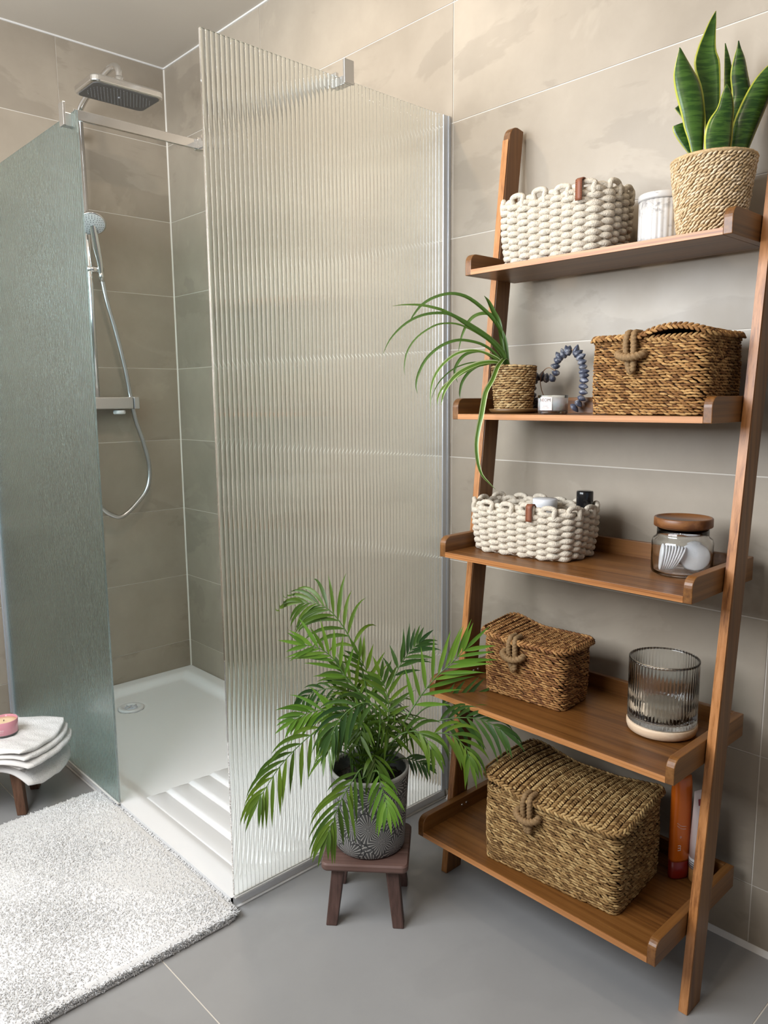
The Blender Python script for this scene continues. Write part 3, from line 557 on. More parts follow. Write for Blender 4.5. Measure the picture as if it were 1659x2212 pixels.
# ================================================================== LADDER SHELF
lad = thing('ladder_shelf', 'oak coloured leaning ladder shelf with five tray shelves', 'shelf', (-.2, -2.124, 0))
def q_(x, y, z): return (x+.2, y+2.124, z)
xf = lambda z: -.285+.1165*z
for (y0, y1) in ((-1.814, -1.794), (-2.454, -2.434)):
    zt = 1.868; poly = [(xf(0)+.2, 0), (xf(0)+.055+.2, 0), (xf(zt)+.0545+.2, zt-.004)]
    n = 6; 
    for k in range(n+1):      # rounded front top corner
        a = math.pi/2*k/n; r = .030
        poly.append((xf(zt)+.2+r-r*math.sin(a)+.0, zt-r+r*math.cos(a)))
    u = MB().prism([(a, b) for a, b in poly], 'y', y0+2.124, y1+2.124)
    uo = flatbuild(u, 'upright', M['wood_z'], lad, bevel=.0018)
    e = MB(); zz = 1.835; e.add([q_(xf(0)-.0005, y0+.0015, .001), q_(xf(0)-.0005, y1-.0015, .001), q_(xf(zz)-.0005, y1-.0015, zz), q_(xf(zz)-.0005, y0+.0015, zz), q_(xf(0)+.001, y0+.0015, .001), q_(xf(0)+.001, y1-.0015, .001), q_(xf(zz)+.001, y1-.0015, zz), q_(xf(zz)+.001, y0+.0015, zz)],
            [(3, 2, 1, 0), (0, 1, 5, 4), (1, 2, 6, 5), (2, 3, 7, 6), (3, 0, 4, 7)])
    flatbuild(e, 'front_edge', M['edge_z'], uo)
SB = [1.498, 1.165, .840, .502, .154]; SX = [-.230, -.272, -.315, -.351, -.391]
for zb, x0 in zip(SB, SX):
    b = MB(); b.box(q_(x0+.001, -2.416, zb), q_(-.054, -1.832, zb+.013)); sh = flatbuild(b, 'shelf_board', M['wood_y'], lad, bevel=.001)
    b = MB(); b.box(q_(x0-.0003, -2.4165, zb+.0006), q_(x0+.0012, -1.8315, zb+.0124)); flatbuild(b, 'front_edge', M['edge_y'], sh)
    for y0, y1 in ((-1.832, -1.8145), (-2.4335, -2.416)):
        r = .020; poly = [(x0+.2, zb), (-.042+.2, zb), (-.042+.2, zb+.049)]+[(x0+.2+r-r*math.sin(math.pi/2*k/6), zb+.049-r+r*math.cos(math.pi/2*k/6)) for k in range(7)]
        flatbuild(MB().prism(poly, 'y', y0+2.124, y1+2.124), 'side_lip', M['wood_x'], sh, bevel=.0015)
    b = MB(); b.box(q_(-.054, -2.416, zb), q_(-.042, -1.832, zb+.049)); flatbuild(b, 'back_lip', M['wood_y'], sh, bevel=.001)
    for yy, sg in ((-1.832, -1), (-2.416, 1)):
        s2 = MB()
        for k in (.35, .65):
            xx = xf(zb)+.055*k; s2.tube([q_(xx, yy+.0001*sg, zb+.030), q_(xx, yy+.0020*sg, zb+.030)], .0035, 8)
        s2.build('screw_caps', M['satin'], sh)
# ================================================================== BASKETS
def rope_basket(label, loc, rz, Lb, W, Hb, group='white rope baskets'):
    t = thing('rope_basket', label, 'basket', loc, rz, group)
    r = .048; tot = rrect(Lb, W, r, n=4)[3]; ns = int(round(tot/.0285/2))*2; rows = int(round((Hb-.022)/.0071)); rad = .0067
    n = ns*9; s = np.arange(n)*tot/n
    def scale(z): 
        f = z/Hb; return 1-.05*(1-f)**2*2 if f < .5 else 1-.05*.5+.05*(f-.5)*.6
    ph = .5
    for k in range(rows):
        z = rad*.9+k*.0071; sc = scale(z)
        P, T, N, _ = rrect(Lb, W, r, s=s)
        a = np.cos(math.pi*(s/tot*ns)+math.pi*k)
        off = .0056*np.sign(a)*np.abs(a)**.75+RNG.normal(0, .0005, 1)
        zz = z+.0012*np.sin(s*9+k*1.7)
        V = np.stack([P[:, 0]*sc+N[:, 0]*off, P[:, 1]*sc+N[:, 1]*off, np.broadcast_to(zz, n)], -1)
        rr_ = rad*(.82+.28*np.clip(a, -1, 1)**2)
        MB().tube(V, rr_, 9, closed=True).build('rope_row', M['rope'], t)
    sv = (np.arange(ns))*tot/ns; P, T, N, _ = rrect(Lb, W, r, s=sv)
    ztop = rad*.9+(rows-1)*.0071
    for i in range(ns):
        pts = [(P[i, 0]*scale(z), P[i, 1]*scale(z), z) for z in np.linspace(.004, ztop+.003, 10)]
        MB().tube(pts, .0046, 7).build('upright_rope', M['rope'], t)
    for i in range(0, ns, 2):      # loops that close the rim: up at one upright, over and down at the next
        j = (i+1) % ns; sc = scale(Hb); h = .010+RNG.random()*.005
        a = np.array((P[i, 0]*sc, P[i, 1]*sc, ztop)); b = np.array((P[j, 0]*sc, P[j, 1]*sc, ztop)); nn = np.array((N[i, 0], N[i, 1], 0))
        q = [a+nn*.002, a+np.array((0, 0, h))+nn*.005, a*.5+b*.5+np.array((0, 0, h+.0035))+nn*.006, b+np.array((0, 0, h))+nn*.005, b+np.array((0, 0, h*.2))+nn*.008, b+np.array((0, 0, -.012))+nn*.007]
        MB().tube(spline(q, 22), .0058, 9).build('rim_loop', M['rope'], t)
        q = [b-nn*.002, b+np.array((0, 0, .006))-nn*.003, b*.5+np.array((P[(j+1) % ns, 0]*sc, P[(j+1) % ns, 1]*sc, ztop))*.5+np.array((0, 0, .009)), np.array((P[(j+1) % ns, 0]*sc, P[(j+1) % ns, 1]*sc, ztop+.004))]
        MB().tube(spline(q, 12), .0060, 9).build('rim_rope', M['rope'], t)
    MB().add([(-W/2+.02, -Lb/2+.02, .003), (W/2-.02, -Lb/2+.02, .003), (W/2-.02, Lb/2-.02, .003), (-W/2+.02, Lb/2-.02, .003)], [(0, 1, 2, 3)]).build('base', M['rope'], t)
    return t
def tag(t, W, Hb, y, z0, z1):
    x = -W/2-.0165; tg = MB(); pts = [(x, z) for z in np.linspace(z0, z1, 8)]+[(x+.006, z1+.004), (x+.013, z1+.004), (x+.020, z1-.004)]
    m = len(pts); V = [(a, y+s*.0075, z) for s in (-1, 1) for a, z in pts]; tg.add(V, [(i, i+1, m+i+1, m+i) for i in range(m-1)])
    o = tg.build('leather_tag', M['leather'], t); sm = o.modifiers.new('solid', 'SOLIDIFY'); sm.thickness = .0022; sm.offset = 0
    st = MB()
    for s_ in (-1, 1):
        for z in np.linspace(z0+.003, z1-.001, 9): st.tube([(x-.0012, y+s_*.0058, z), (x-.0012, y+s_*.0058, z+.0018)], .0004, 4)
    st.build('stitching', M['ink'], o, kind='stuff')
b1 = rope_basket('white chunky rope basket on the top shelf beside the marble jar', (-.1325, -2.020, 1.511), .02, .268, .150, .150); tag(b1, .150, .150, -.090, .103, .143)
b2 = rope_basket('white chunky rope basket on the middle shelf with a black bottle cap inside', (-.166, -1.977, .853), .05, .272, .158, .132); tag(b2, .158, .132, -.048, .088, .122)
bt = thing('bottle', 'bottle with glossy black cap poking out of the middle rope basket', 'bottle', (-.120, -2.084, .858))
MB().lathe([(.017, 0), (.0185, .003), (.0185, .10), (.012, .106)], 24).build('body', M['grey_plastic'], bt)
MB().lathe([(.0180, .107), (.0190, .108), (.0190, .142), (.0180, .1445), (0, .1445)], 28).build('cap', M['black_gloss'], bt)
bt = thing('lidded_tub', 'pale tub lid just showing over the middle rope basket rim', 'tub', (-.14, -1.99, .858))
MB().lathe([(.026, 0), (.028, .004), (.028, .106), (.029, .108), (.029, .119), (.027, .121), (0, .121)], 28).build('body', M['white_plastic'], bt)
def seagrass(name, label, loc, rz, Lb, W, Hb, mat, rowh=.0054, sl=.0112, lid=None, tog=0, flare=.0):
    t = thing(name, label, 'basket', loc, rz, 'lidded seagrass baskets'); r = .018
    P0, T0, N0, tot = rrect(Lb, W, r, n=8); rows = int(Hb/rowh); per = int(tot/sl)
    Ps, Ds, Ns = [], [], []
    for k in range(rows):
        z = (k+.5)*Hb/rows; f = 1+flare*(z/Hb-.5)
        s = (np.arange(per)+(k % 2)*.5+RNG.normal(0, .07, per))*tot/per
        P, T, N, _ = rrect(Lb, W, r, s=s); tl = .26*(1 if k % 2 else .7)+RNG.normal(0, .12, per)
        bul = .0025*np.sin(math.pi*z/Hb)+RNG.normal(0, .0006, per)
        Ps.append(np.stack([P[:, 0]*f+N[:, 0]*bul, P[:, 1]*f+N[:, 1]*bul, z+RNG.normal(0, .0005, per)], -1))
        Ds.append(np.stack([T[:, 0]*np.cos(tl), T[:, 1]*np.cos(tl), -np.sin(tl)], -1)); Ns.append(np.stack([N[:, 0], N[:, 1], 0*tl], -1))
    Ps, Ds, Ns = map(np.concatenate, (Ps, Ds, Ns)); k = len(Ps)
    body = MB().strands(Ps, Ds, Ns, sl*1.5*RNG.uniform(.85, 1.15, k), rowh*.98, .0060).build('woven_body', mat, t, kind='stuff')
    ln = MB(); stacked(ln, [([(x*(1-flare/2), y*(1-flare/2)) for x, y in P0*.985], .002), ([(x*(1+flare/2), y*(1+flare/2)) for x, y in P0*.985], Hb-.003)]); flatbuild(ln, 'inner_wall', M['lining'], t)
    def braid(path, nor, nm, rad, parent, n=None, up=(0, 0, 1)):
        path = np.array(path); Lp = np.linalg.norm(np.diff(path, axis=0), axis=1).sum(); n = n or int(Lp/.0052)
        q = spline(path, n); T = np.gradient(q, axis=0); T /= np.linalg.norm(T, axis=1)[:, None]
        N = np.array([nor(p) for p in q]); N /= np.linalg.norm(N, axis=1)[:, None]; B = np.cross(N, T)
        sg = np.where(np.arange(n) % 2, 1, -1)[:, None]
        D = T*.80+B*sg*.55; D /= np.linalg.norm(D, axis=1)[:, None]
        return MB().strands(q+B*sg*rad*.42, D, N, rad*3.1, rad*1.25, rad*1.2).build(nm, mat, parent, kind='stuff')
    s = np.append(np.arange(40), 0)*tot/40; P, T, N, _ = rrect(Lb*(1+flare/2), W*(1+flare/2), r, s=s)
    braid(np.c_[P*1.01, np.full(41, Hb)], lambda p: (p[0], p[1]*.3, .02), 'rim_braid', .0052, t)
    # lid: a woven sheet, slightly warped
    lf = lid['f']; ov = lid.get('ov', .008); lw, ll = W/2+ov, Lb/2+ov
    nu = int(2*ll/lid.get('rib', .0105)); nv = int(2*lw/.0072)
    Ps, Ds, Ns = [], [], []
    lidz = lambda x, y: Hb+lf(x/lw, y/ll)
    for i in range(nu):
        for j in range(nv):
            y = -ll+.006+(i+.5)*(2*ll-.012)/nu; x = -lw+.005+(j+.5+(i % 2)*.5)*(2*lw-.01)/nv
            if x > lw-.004: continue
            e = max(0, abs(x)/lw-.86)/.14; e2 = max(0, abs(y)/ll-.90)/.10
            if e*e+e2*e2 > 1.1: continue
            z = lidz(x, y)+.0012*(1 if i % 2 else 0); tl = (.55 if (i//1) % 2 else -.55)+RNG.normal(0, .12)
            Ps.append((x, y, z)); Ds.append((math.cos(tl)*.62, math.sin(tl), 0)); Ns.append((0, 0, 1))
    Ps, Ds, Ns = map(np.array, (Ps, Ds, Ns)); Ds = Ds/np.linalg.norm(Ds, axis=1)[:, None]
    lo = MB().strands(Ps, Ds, Ns, .0140, .0080, .0060).build('lid', mat, t, kind='stuff')
    lm = MB(); ga = 16; V = []; 
    for sgn in (1, -1):
        for i in range(ga+1):
            for j in range(9):
                x, y = (-1+2*j/8)*lw*.96, (-1+2*i/ga)*ll*.965; V.append((x, y, lidz(x, y)-.0005-(0 if sgn == 1 else .004)))
    m = (ga+1)*9
    F = [(i*9+j, i*9+j+1, (i+1)*9+j+1, (i+1)*9+j) for i in range(ga) for j in range(8)]; F += [tuple(a+m for a in f[::-1]) for f in F]
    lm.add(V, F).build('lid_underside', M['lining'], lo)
    Pq, Tq, Nq, _ = rrect(2*ll, 2*lw, .030, n=64); path = [(x, y, lidz(x, y)) for x, y in np.vstack([Pq, Pq[:1]])]
    braid(path, lambda p: (p[0]*1.2, p[1]*.55, .06), 'lid_braid', .0058, lo)
    # toggle: loop from the lid over a toggle on the body
    x = -W/2*(1+flare/2)-.004
    zt = Hb+lf(-1, tog/ll)
    lp = spline([(x+.020, tog+.008, zt+.008), (x-.005, tog+.008, zt+.006), (x-.010, tog+.009, zt-.020), (x-.010, tog+.002, Hb-.052), (x-.012, tog-.006, Hb-.062), (x-.011, tog-.009, Hb-.050), (x-.010, tog-.008, zt-.018), (x-.005, tog-.006, zt+.006), (x+.020, tog-.006, zt+.008)], 110)
    MB().tube(lp, .0060, 8, twist=(.35, 420), tone=.45).build('toggle_loop', M['cord'], t)
    w = .026
    tg = spline([(x, tog+w, Hb-.026), (x-.012, tog+w*.9, Hb-.029), (x-.0205, tog+w*.3, Hb-.034), (x-.0205, tog-w*.4, Hb-.035), (x-.012, tog-w*.95, Hb-.031), (x, tog-w, Hb-.028)], 90)
    MB().tube(tg, .0074, 8, twist=(.35, 420), tone=.55).build('toggle', M['cord'], t)
    return t
sm = lambda a: a*a*(3-2*a)
seagrass('seagrass_basket', 'honey brown lidded seagrass basket on the second shelf, lid bulging at right', (-.158, -2.283, 1.179), 0.0, .238, .155, .146, M['seagrass_a'], lid=dict(f=lambda u, v: .0045+.016*max(0, 1-((v+.45)/.55)**2)*(1-.4*max(0, u))), tog=.028)
seagrass('seagrass_basket', 'small dark brown lidded seagrass basket with an open gap at its left', (-.186, -2.008, .516), .069, .212, .122, .137, M['seagrass_b'], lid=dict(f=lambda u, v: .003+.020*sm(max(0, min(1, (v-.1)/.9)))*(.75+.25*u)+.004*max(0, -v-.7)*(1-u), ov=.012), tog=.020, flare=.03)
seagrass('seagrass_basket', 'large olive tan lidded seagrass basket on the bottom shelf', (-.2415, -2.150, .168), .0765, .322, .208, .176, M['seagrass_c'], rowh=.0058, sl=.0122, lid=dict(f=lambda u, v: .004+.024*sm(max(0, min(1, (v-.15)/.85)))+.014*(1-u*u)*(1-.3*abs(v))+.018*max(0, u+.3)*max(0, -v-.35), ov=.010, rib=.0108), tog=.045)
gp = thing('plastic_pouch', 'dark grey pouch showing in the gap under the small basket lid', 'pouch', (-.215, -1.965, .60)); gp.rotation_euler = (0, 0, .069)
flatbuild(MB().box((-.012, -.055, 0), (.03, .04, .053)), 'body', M['nozzle_grey'], gp, bevel=.006)
# ================================================================== SHELF OBJECTS
def ribs(n, amp, lo=0, hi=99): return lambda th, i: amp*np.abs(np.cos(th*n/2))*((i >= lo) & (i <= hi))
mj = thing('marble_jar', 'fluted white marble jar with a flat lid on the top shelf', 'jar', (-.130, -2.246, 1.5115))
MB().lathe([(.039, 0), (.0425, .001), (.0425, .020), (.0425, .05), (.0425, .0875), (.038, .0885), (0, .0885)], 160, mod=ribs(26, .0013, 1, 4)).build('body', M['marble'], mj)
MB().lathe([(.040, .0888), (.0445, .0895), (.0455, .0915), (.0455, .100), (.044, .102), (0, .102)], 64).build('lid', M['marble'], mj)
def strand_pot(t, nm, prof, rows, sl, mat, w, h, tl0, jit=.12, lining=None, wob=0):
    """woven round pot from (radius, z) bottom and top"""
    (ra, za), (rb, zb) = prof; Ps, Ds, Ns = [], [], []
    for k in range(rows):
        f = (k+.5)/rows; r = ra+(rb-ra)*f; z = za+(zb-za)*f; per = int(2*math.pi*r/sl)
        th = (np.arange(per)+(k % 2)*.5+RNG.normal(0, .06, per))*2*math.pi/per; tl = tl0+RNG.normal(0, jit, per)
        N = np.stack([np.cos(th), np.sin(th), 0*th], -1); T = np.stack([-np.sin(th), np.cos(th), 0*th], -1)
        rr = r+RNG.normal(0, .0004, per)
        Ps.append(np.stack([rr*np.cos(th), rr*np.sin(th), z+wob*np.sin(th*2+1)*f+RNG.normal(0, .0004, per)], -1)); Ds.append(T*np.cos(tl)[:, None]+np.array((0, 0, 1))*np.sin(tl)[:, None]); Ns.append(N)
    Ps, Ds, Ns = map(np.concatenate, (Ps, Ds, Ns))
    o = MB().strands(Ps, Ds, Ns, sl*1.5, w, h).build(nm, mat, t, kind='stuff')
    d = .0022
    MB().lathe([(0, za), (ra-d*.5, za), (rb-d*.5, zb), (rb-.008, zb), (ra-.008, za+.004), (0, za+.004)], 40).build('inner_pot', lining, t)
    return o
sk = thing('snake_plant', 'snake plant with yellow edged leaves in a pale jute pot', 'potted plant', (-.135, -2.350, 1.5115))
strand_pot(sk, 'jute_pot', ((.058, .002), (.0755, .141)), 24, .0085, M['jute'], .0050, .0050, .55, lining=M['lining_jute'])
MB().tube([(.0745*math.cos(a), .0745*math.sin(a), .1425) for a in np.arange(48)*2*math.pi/48], .0035, 8, closed=True, tone=.3, twist=(.3, 500)).build('rim_coil', M['jute'], sk)
MB().lathe([(0, .126), (.062, .124), (.066, .118)], 32).build('soil', M['soil'], sk)
cd = Vector(camo.matrix_world.col[2][:3])
def ribbon(rows, loc, curve=.15, nseg=24, across=7, face=Vector((-.75, -.66, 0))):
    """leaf from (x,y,z,width) rows; blade faces `face`, edges curl back by `curve`"""
    R = spline([r[:4] for r in rows], nseg); P = R[:, :3]-np.array(loc); Wd = np.clip(R[:, 3], .0004, None)
    T = np.gradient(P, axis=0); T /= np.linalg.norm(T, axis=1)[:, None]
    f = np.array(face)/np.linalg.norm(face); B = np.cross(T, f); B /= np.linalg.norm(B, axis=1)[:, None]; N = np.cross(B, T)
    V, UV = [], []
    for i in range(nseg):
        for j in range(across):
            u = j/(across-1); a = 2*u-1
            V.append(P[i]+B[i]*a*Wd[i]/2-N[i]*curve*Wd[i]*(a*a)); UV.append((u, i/nseg))
    F = [(i*across+j, i*across+j+1, (i+1)*across+j+1, (i+1)*across+j) for i in range(nseg-1) for j in range(across-1)]
    return MB().add(V, F, UV)
for i, rows in enumerate(SNAKE):
    o = ribbon(rows, sk.location, (.16, -.12, .14, .18, .1, .2, .1, .1)[i]).build('leaf', M['snake'], sk)
    so = o.modifiers.new('solid', 'SOLIDIFY'); so.thickness = .0022; so.offset = 0
# spider plant
spd = thing('spider_plant', 'spider plant with arching leaves in a brown woven pot', 'potted plant', (-.150, -1.900, 1.1785))
MB().lathe([(0, 0), (.050, 0), (.056, .004), (.0585, .010), (.056, .0105), (.052, .005), (0, .004)], 40).build('saucer', M['saucer'], spd)
strand_pot(spd, 'woven_pot', ((.0435, .007), (.0525, .111)), 19, .0105, M['seagrass_pot'], .0058, .0052, .10, lining=M['lining'], wob=.0012)
MB().lathe([(0, .098), (.040, .097), (.045, .092)], 24).build('soil', M['soil'], spd)
for w, var, pts in SPIDER:
    n = len(pts); prof = np.interp(np.linspace(0, 1, n), [0, .15, .45, .75, 1], [.75, .9, 1, .7, .06])
    rows = [(*p, w*f) for p, f in zip(pts, prof)]
    rows = [(-.150+(pts[0][0]+.150)*.5, -1.900+(pts[0][1]+1.900)*.5, 1.272, w*.7)]+rows
    up = Vector((-.45, -.30, .85)) if abs(pts[-1][0]-pts[0][0]) > .02 else Vector((-.75, -.66, 0))
    o = ribbon(rows, spd.location, -.22, nseg=34, across=5, face=Vector((-.62, -.5, .62))).build('leaf', M['spider_var'] if var else M['spider'], spd)
# candle in glass with label
cn = thing('candle', 'small clear glass candle with white wax and pale pink label', 'candle', (-.214, -2.056, 1.1785)); ca = math.atan2(-.98, -1.43)
MB().lathe([(0, 0), (.030, 0), (.0322, .003), (.0325, .0405), (.0317, .0408), (.0313, .0395), (.0311, .008), (0, .0075)], 48).build('glass', M['clear'], cn)
MB().lathe([(0, .0078), (.0313, .0078), (.0313, .034), (0, .0345)], 48).build('wax', M['wax'], cn)
MB().tube([(0, 0, .034), (.001, 0, .039)], .0007, 5).build('wick', M['ink'], cn)
a0, a1 = ca-.95, ca-.06
def arcpatch(r, a0, a1, z0, z1, n=16):
    V = [(r*math.cos(a), r*math.sin(a), z) for z in (z0, z1) for a in np.linspace(a0, a1, n)]
    return MB().add(V, [(i, i+1, i+1+n, i+n) for i in range(n-1)])
lb = arcpatch(.0327, a0, a1, .0085, .0365).build('label', M['label_pink'], cn)
def text_mesh(txt, size, name, mat, parent, mapf, align='CENTER', sx=1.0):
    c = bpy.data.curves.new('lettering', 'FONT'); c.body = txt; c.size = size; c.align_x = align; c.resolution_u = 3; c.fill_mode = 'FRONT'
    o = bpy.data.objects.new('lettering', c); COL.objects.link(o)
    dg = bpy.context.evaluated_depsgraph_get(); me = bpy.data.meshes.new_from_object(o.evaluated_get(dg)); bpy.data.objects.remove(o); bpy.data.curves.remove(c)
    V = [mapf(v.co.x*sx, v.co.y) for v in me.vertices]; F = [tuple(p.vertices) for p in me.polygons]; bpy.data.meshes.remove(me)
    return MB().add(V, F).build(name, mat, parent, smooth=False)
def cylmap(r, ac, z): return lambda x, y: (r*math.cos(ac+x/r), r*math.sin(ac+x/r), z+y)
am = (a0+a1)/2
text_mesh('NEOM', .0098, 'lettering', M['ink'], lb, cylmap(.0331, am-.05, .0270), sx=.95)
text_mesh('O R G A N I C S', .0022, 'lettering', M['ink'], lb, cylmap(.0329, am, .0240))
text_mesh('WELLBEING', .0022, 'lettering', M['ink'], lb, cylmap(.0329, am, .0165))
text_mesh('SCENTED CANDLE', .0020, 'lettering', M['ink'], lb, cylmap(.0329, am, .0130))
# mussel shell garland
sg = thing('shell_garland', 'blue grey mussel shell garland leaning on the wall behind the candle', 'garland', (-.075, -2.0, 1.1785))
SP_ = np.array(SHELLS)-np.array(sg.location); T_ = np.gradient(SP_, axis=0)
for i, p in enumerate(SP_):
    t_ = Vector(T_[i]).normalized(); n_ = Vector((-1, random.uniform(-.35, .35), random.uniform(-.3, .3))); n_ = (n_-t_*n_.dot(t_)).normalized(); b_ = t_.cross(n_)
    mb = MB(); m, k = 9, 10; V = []; ln = .0128*random.uniform(.85, 1.15); th_ = random.uniform(.0075, .0092)
    for a in range(m+1):
        u = a/m; x = (u-.5)*2*ln; w = math.sin(math.pi*u**.72)**.8*.0095 if 0 < a < m else .0003; h = math.sin(math.pi*u**.8)**.8*th_ if 0 < a < m else .0002
        for c_ in range(k):
            q1 = 2*math.pi*c_/k; V.append(Vector(p)+b_*x+n_*(w*math.cos(q1))+t_*(h*math.sin(q1)*(1.0 if math.sin(q1) > 0 else .75)))
    F = [(a*k+c_, a*k+(c_+1) % k, (a+1)*k+(c_+1) % k, (a+1)*k+c_) for a in range(m) for c_ in range(k)]+[tuple(range(k-1, -1, -1)), tuple(range(m*k, m*k+k))]
    mb.add([tuple(v) for v in V], F).build('mussel_shell', M['shell'], sg)
MB().tube(spline(SP_, 90), .0012, 6).build('wire', M['twine'], sg)
MB().tube(spline([(-.006, .031, .098), (-.012, .045, .106), (-.012, .060, .098), (-.01, .070, .075), (-.01, .062, .045), (-.008, .05, .03)], 30), .0010, 5).build('twine', M['twine'], sg)
# glass jar with wooden lid and cotton pads
gj = thing('glass_jar', 'round clear glass jar with acacia wood lid on the middle shelf', 'jar', (-.140, -2.328, .8535))
MB().lathe([(0, 0), (.052, 0), (.0585, .004), (.060, .010), (.060, .066), (.058, .073), (.0515, .078), (.0505, .082), (.0505, .0955), (.0480, .0955), (.0480, .082), (.049, .077), (.0555, .071), (.0575, .065), (.0575, .011), (.055, .006), (0, .0045)], 64).build('glass', M['clear'], gj)
MB().lathe([(.0465, .0935), (.0465, .0990), (0, .0990)], 48).build('stopper', M['acacia'], gj)
MB().lathe([(.050, .0985), (.0562, .0988), (.0572, .1000), (.0572, .1150), (.0560, .1170), (.0525, .1170), (.0510, .1145), (0, .1140)], 64).build('lid', M['acacia'], gj)
def pad(label, group, c, axis, r=.026, th=.0042):
    q = Vector(axis).normalized().to_track_quat('Z', 'Y').to_matrix(); mb = MB()
    lathe_dir(mb, [(0, -th*.5), (r*.93, -th*.5), (r, -th*.2), (r, th*.2), (r*.93, th*.5), (0, th*.5)], 28, (0, 0, 0), q)
    o = mb.build('cotton_pad', M['cotton'], None); o.location = c; return solo(o, label, 'cotton pad', group)
U_ = Vector((.68, -.73, 0)); ORD = ['first', 'second', 'third', 'fourth', 'fifth', 'sixth', 'seventh', 'eighth']
for k in range(8):
    a = U_*(1-.02*k)+Vector((-.18, -.05, -.10-.045*k)); c = Vector((-.148, -2.328, .8890))-U_*(.037-.0049*k)+Vector((0, 0, -.0004*k))
    pad(ORD[k]+' from the left of the edge on white cotton pads in the jar', 'edge on cotton pads in the jar', c, a, .0285)
for k in range(4):
    a = Vector((-.80, -.58, .30)); c = Vector((-.146, -2.338, .8895))+U_*.0180+a.normalized()*(.0044*k-.006)
    pad(['rearmost', 'third from front', 'second from front', 'frontmost'][k]+' round white cotton pad of the face on stack in the jar', 'face on cotton pads in the jar', c, a, .0300)
# ribbed hurricane glass on a pale wood base
hu = thing('hurricane_vase', 'ribbed grey glass hurricane vase on a pale wooden base', 'vase', (-.162, -2.312, .5155))
MB().lathe([(0, 0), (.062, 0), (.069, .004), (.0715, .012), (.0715, .020), (.070, .022), (0, .022)], 64).build('wooden_base', M['pale_wood'], hu)
MB().lathe([(0, .0225), (.0670, .0225), (.0690, .025), (.0690, .030), (.0693, .08), (.0697, .152), (.0697, .158), (.0670, .158), (.0668, .152), (.0660, .036), (.060, .032), (.02, .030), (0, .036)], 60*6, mod=ribs(60, .0011, 2, 6)).build('glass', M['grey_glass'], hu)
# bottles on the bottom shelf
ob = thing('orange_bottle', 'tall orange plastic bottle with dark red cap beside the large basket', 'bottle', (-.112, -2.341, .168), -.55)
def oval(w, d, n=20): return [(w*math.cos(2*math.pi*k/n)*abs(math.cos(2*math.pi*k/n))**-.25 if abs(math.cos(2*math.pi*k/n)) > 1e-6 else 0, d*math.sin(2*math.pi*k/n)*abs(math.sin(2*math.pi*k/n))**-.25 if abs(math.sin(2*math.pi*k/n)) > 1e-6 else 0) for k in range(n)]
mb = MB(); stacked(mb, [(oval(.0225, .0125), .040), (oval(.0230, .0135), .046), (oval(.0230, .0135), .20), (oval(.0220, .011), .222), (oval(.0215, .0045), .235)]); bo = mb.build('body', M['orange'], ob)
mb = MB(); stacked(mb, [(oval(.0215, .0120), .0), (oval(.0225, .0128), .004), (oval(.0225, .0128), .040)]); mb.build('cap', M['red'], ob)
text_mesh('m', .020, 'lettering', M['label_pink'], bo, lambda x, y: (-.012+y*.8, -.0137, .075+x)); text_mesh('o', .010, 'lettering', M['label_pink'], bo, lambda x, y: (-.008+y*.8, -.0137, .100+x))
for dz in (0, .006): MB().tube(spline([(-.016, -.0137, .128+dz), (-.006, -.0137, .120+dz), (.006, -.0137, .118+dz)], 10), .0005, 4).build('swoosh', M['label_pink'], bo)
tu = thing('squeeze_tube', 'pale pink and gold squeeze tube standing behind the shelf upright', 'tube', (-.092, -2.380, .168), -.35)
mb = MB(); n = 28
def ell(w, d): return [(w*math.cos(2*math.pi*k/n), d*math.sin(2*math.pi*k/n)) for k in range(n)]
stacked(mb, [(ell(.0245, .0215), .032), (ell(.0248, .0205), .090), (ell(.0262, .012), .16), (ell(.0270, .0035), .200), (ell(.0272, .0012), .212)]); tbo = mb.build('body', M['tube_white'], tu)
mb = MB(); stacked(mb, [(ell(.0225, .0200), 0), (ell(.0235, .0208), .003), (ell(.0238, .021), .031)]); mb.build('cap', M['gold'], tu)
mb = MB(); stacked(mb, [(ell(.0247, .0217), .034), (ell(.0250, .0214), .056)]); mb.build('band', M['white_plastic'], tbo)
for z in (.038, .043, .048): 
    mb = MB(); stacked(mb, [(ell(.0249, .0219), z), (ell(.0250, .0219), z+.0016)]); mb.build('stripe', M['ink'], tbo)
def tubefront(x, z):
    d = np.interp(z, [.032, .09, .16, .2, .212], [.0215, .0205, .012, .0035, .0012]); w = np.interp(z, [.032, .09, .16, .2], [.0245, .0248, .0262, .027])
    return (x, -d*math.sqrt(max(.05, 1-(x/w)**2))-.0009, z)
text_mesh('PAN', .013, 'lettering', M['maroon'], tbo, lambda x, y: tubefront(-.019+x, .148+y), align='LEFT')
mb = MB(); mb.add([tubefront(a, b) for a, b in ((-.019, .180), (-.006, .180), (-.006, .194), (-.019, .194))], [(0, 1, 2, 3)]); mb.build('square_mark', M['maroon'], tbo, smooth=False)
G = 5; mb = MB(); P = [(-.010+.0085*(2*j/G-1)*math.sqrt(max(0, 1-(2*i/10-1)**2)), .104+.030*(2*i/10-1)) for i in range(11) for j in range(G+1)]
mb.add([tubefront(*p) for p in P], [(i*(G+1)+j, i*(G+1)+j+1, (i+1)*(G+1)+j+1, (i+1)*(G+1)+j) for i in range(10) for j in range(G)]); mb.build('leaf_print', M['maroon'], tbo, smooth=False)
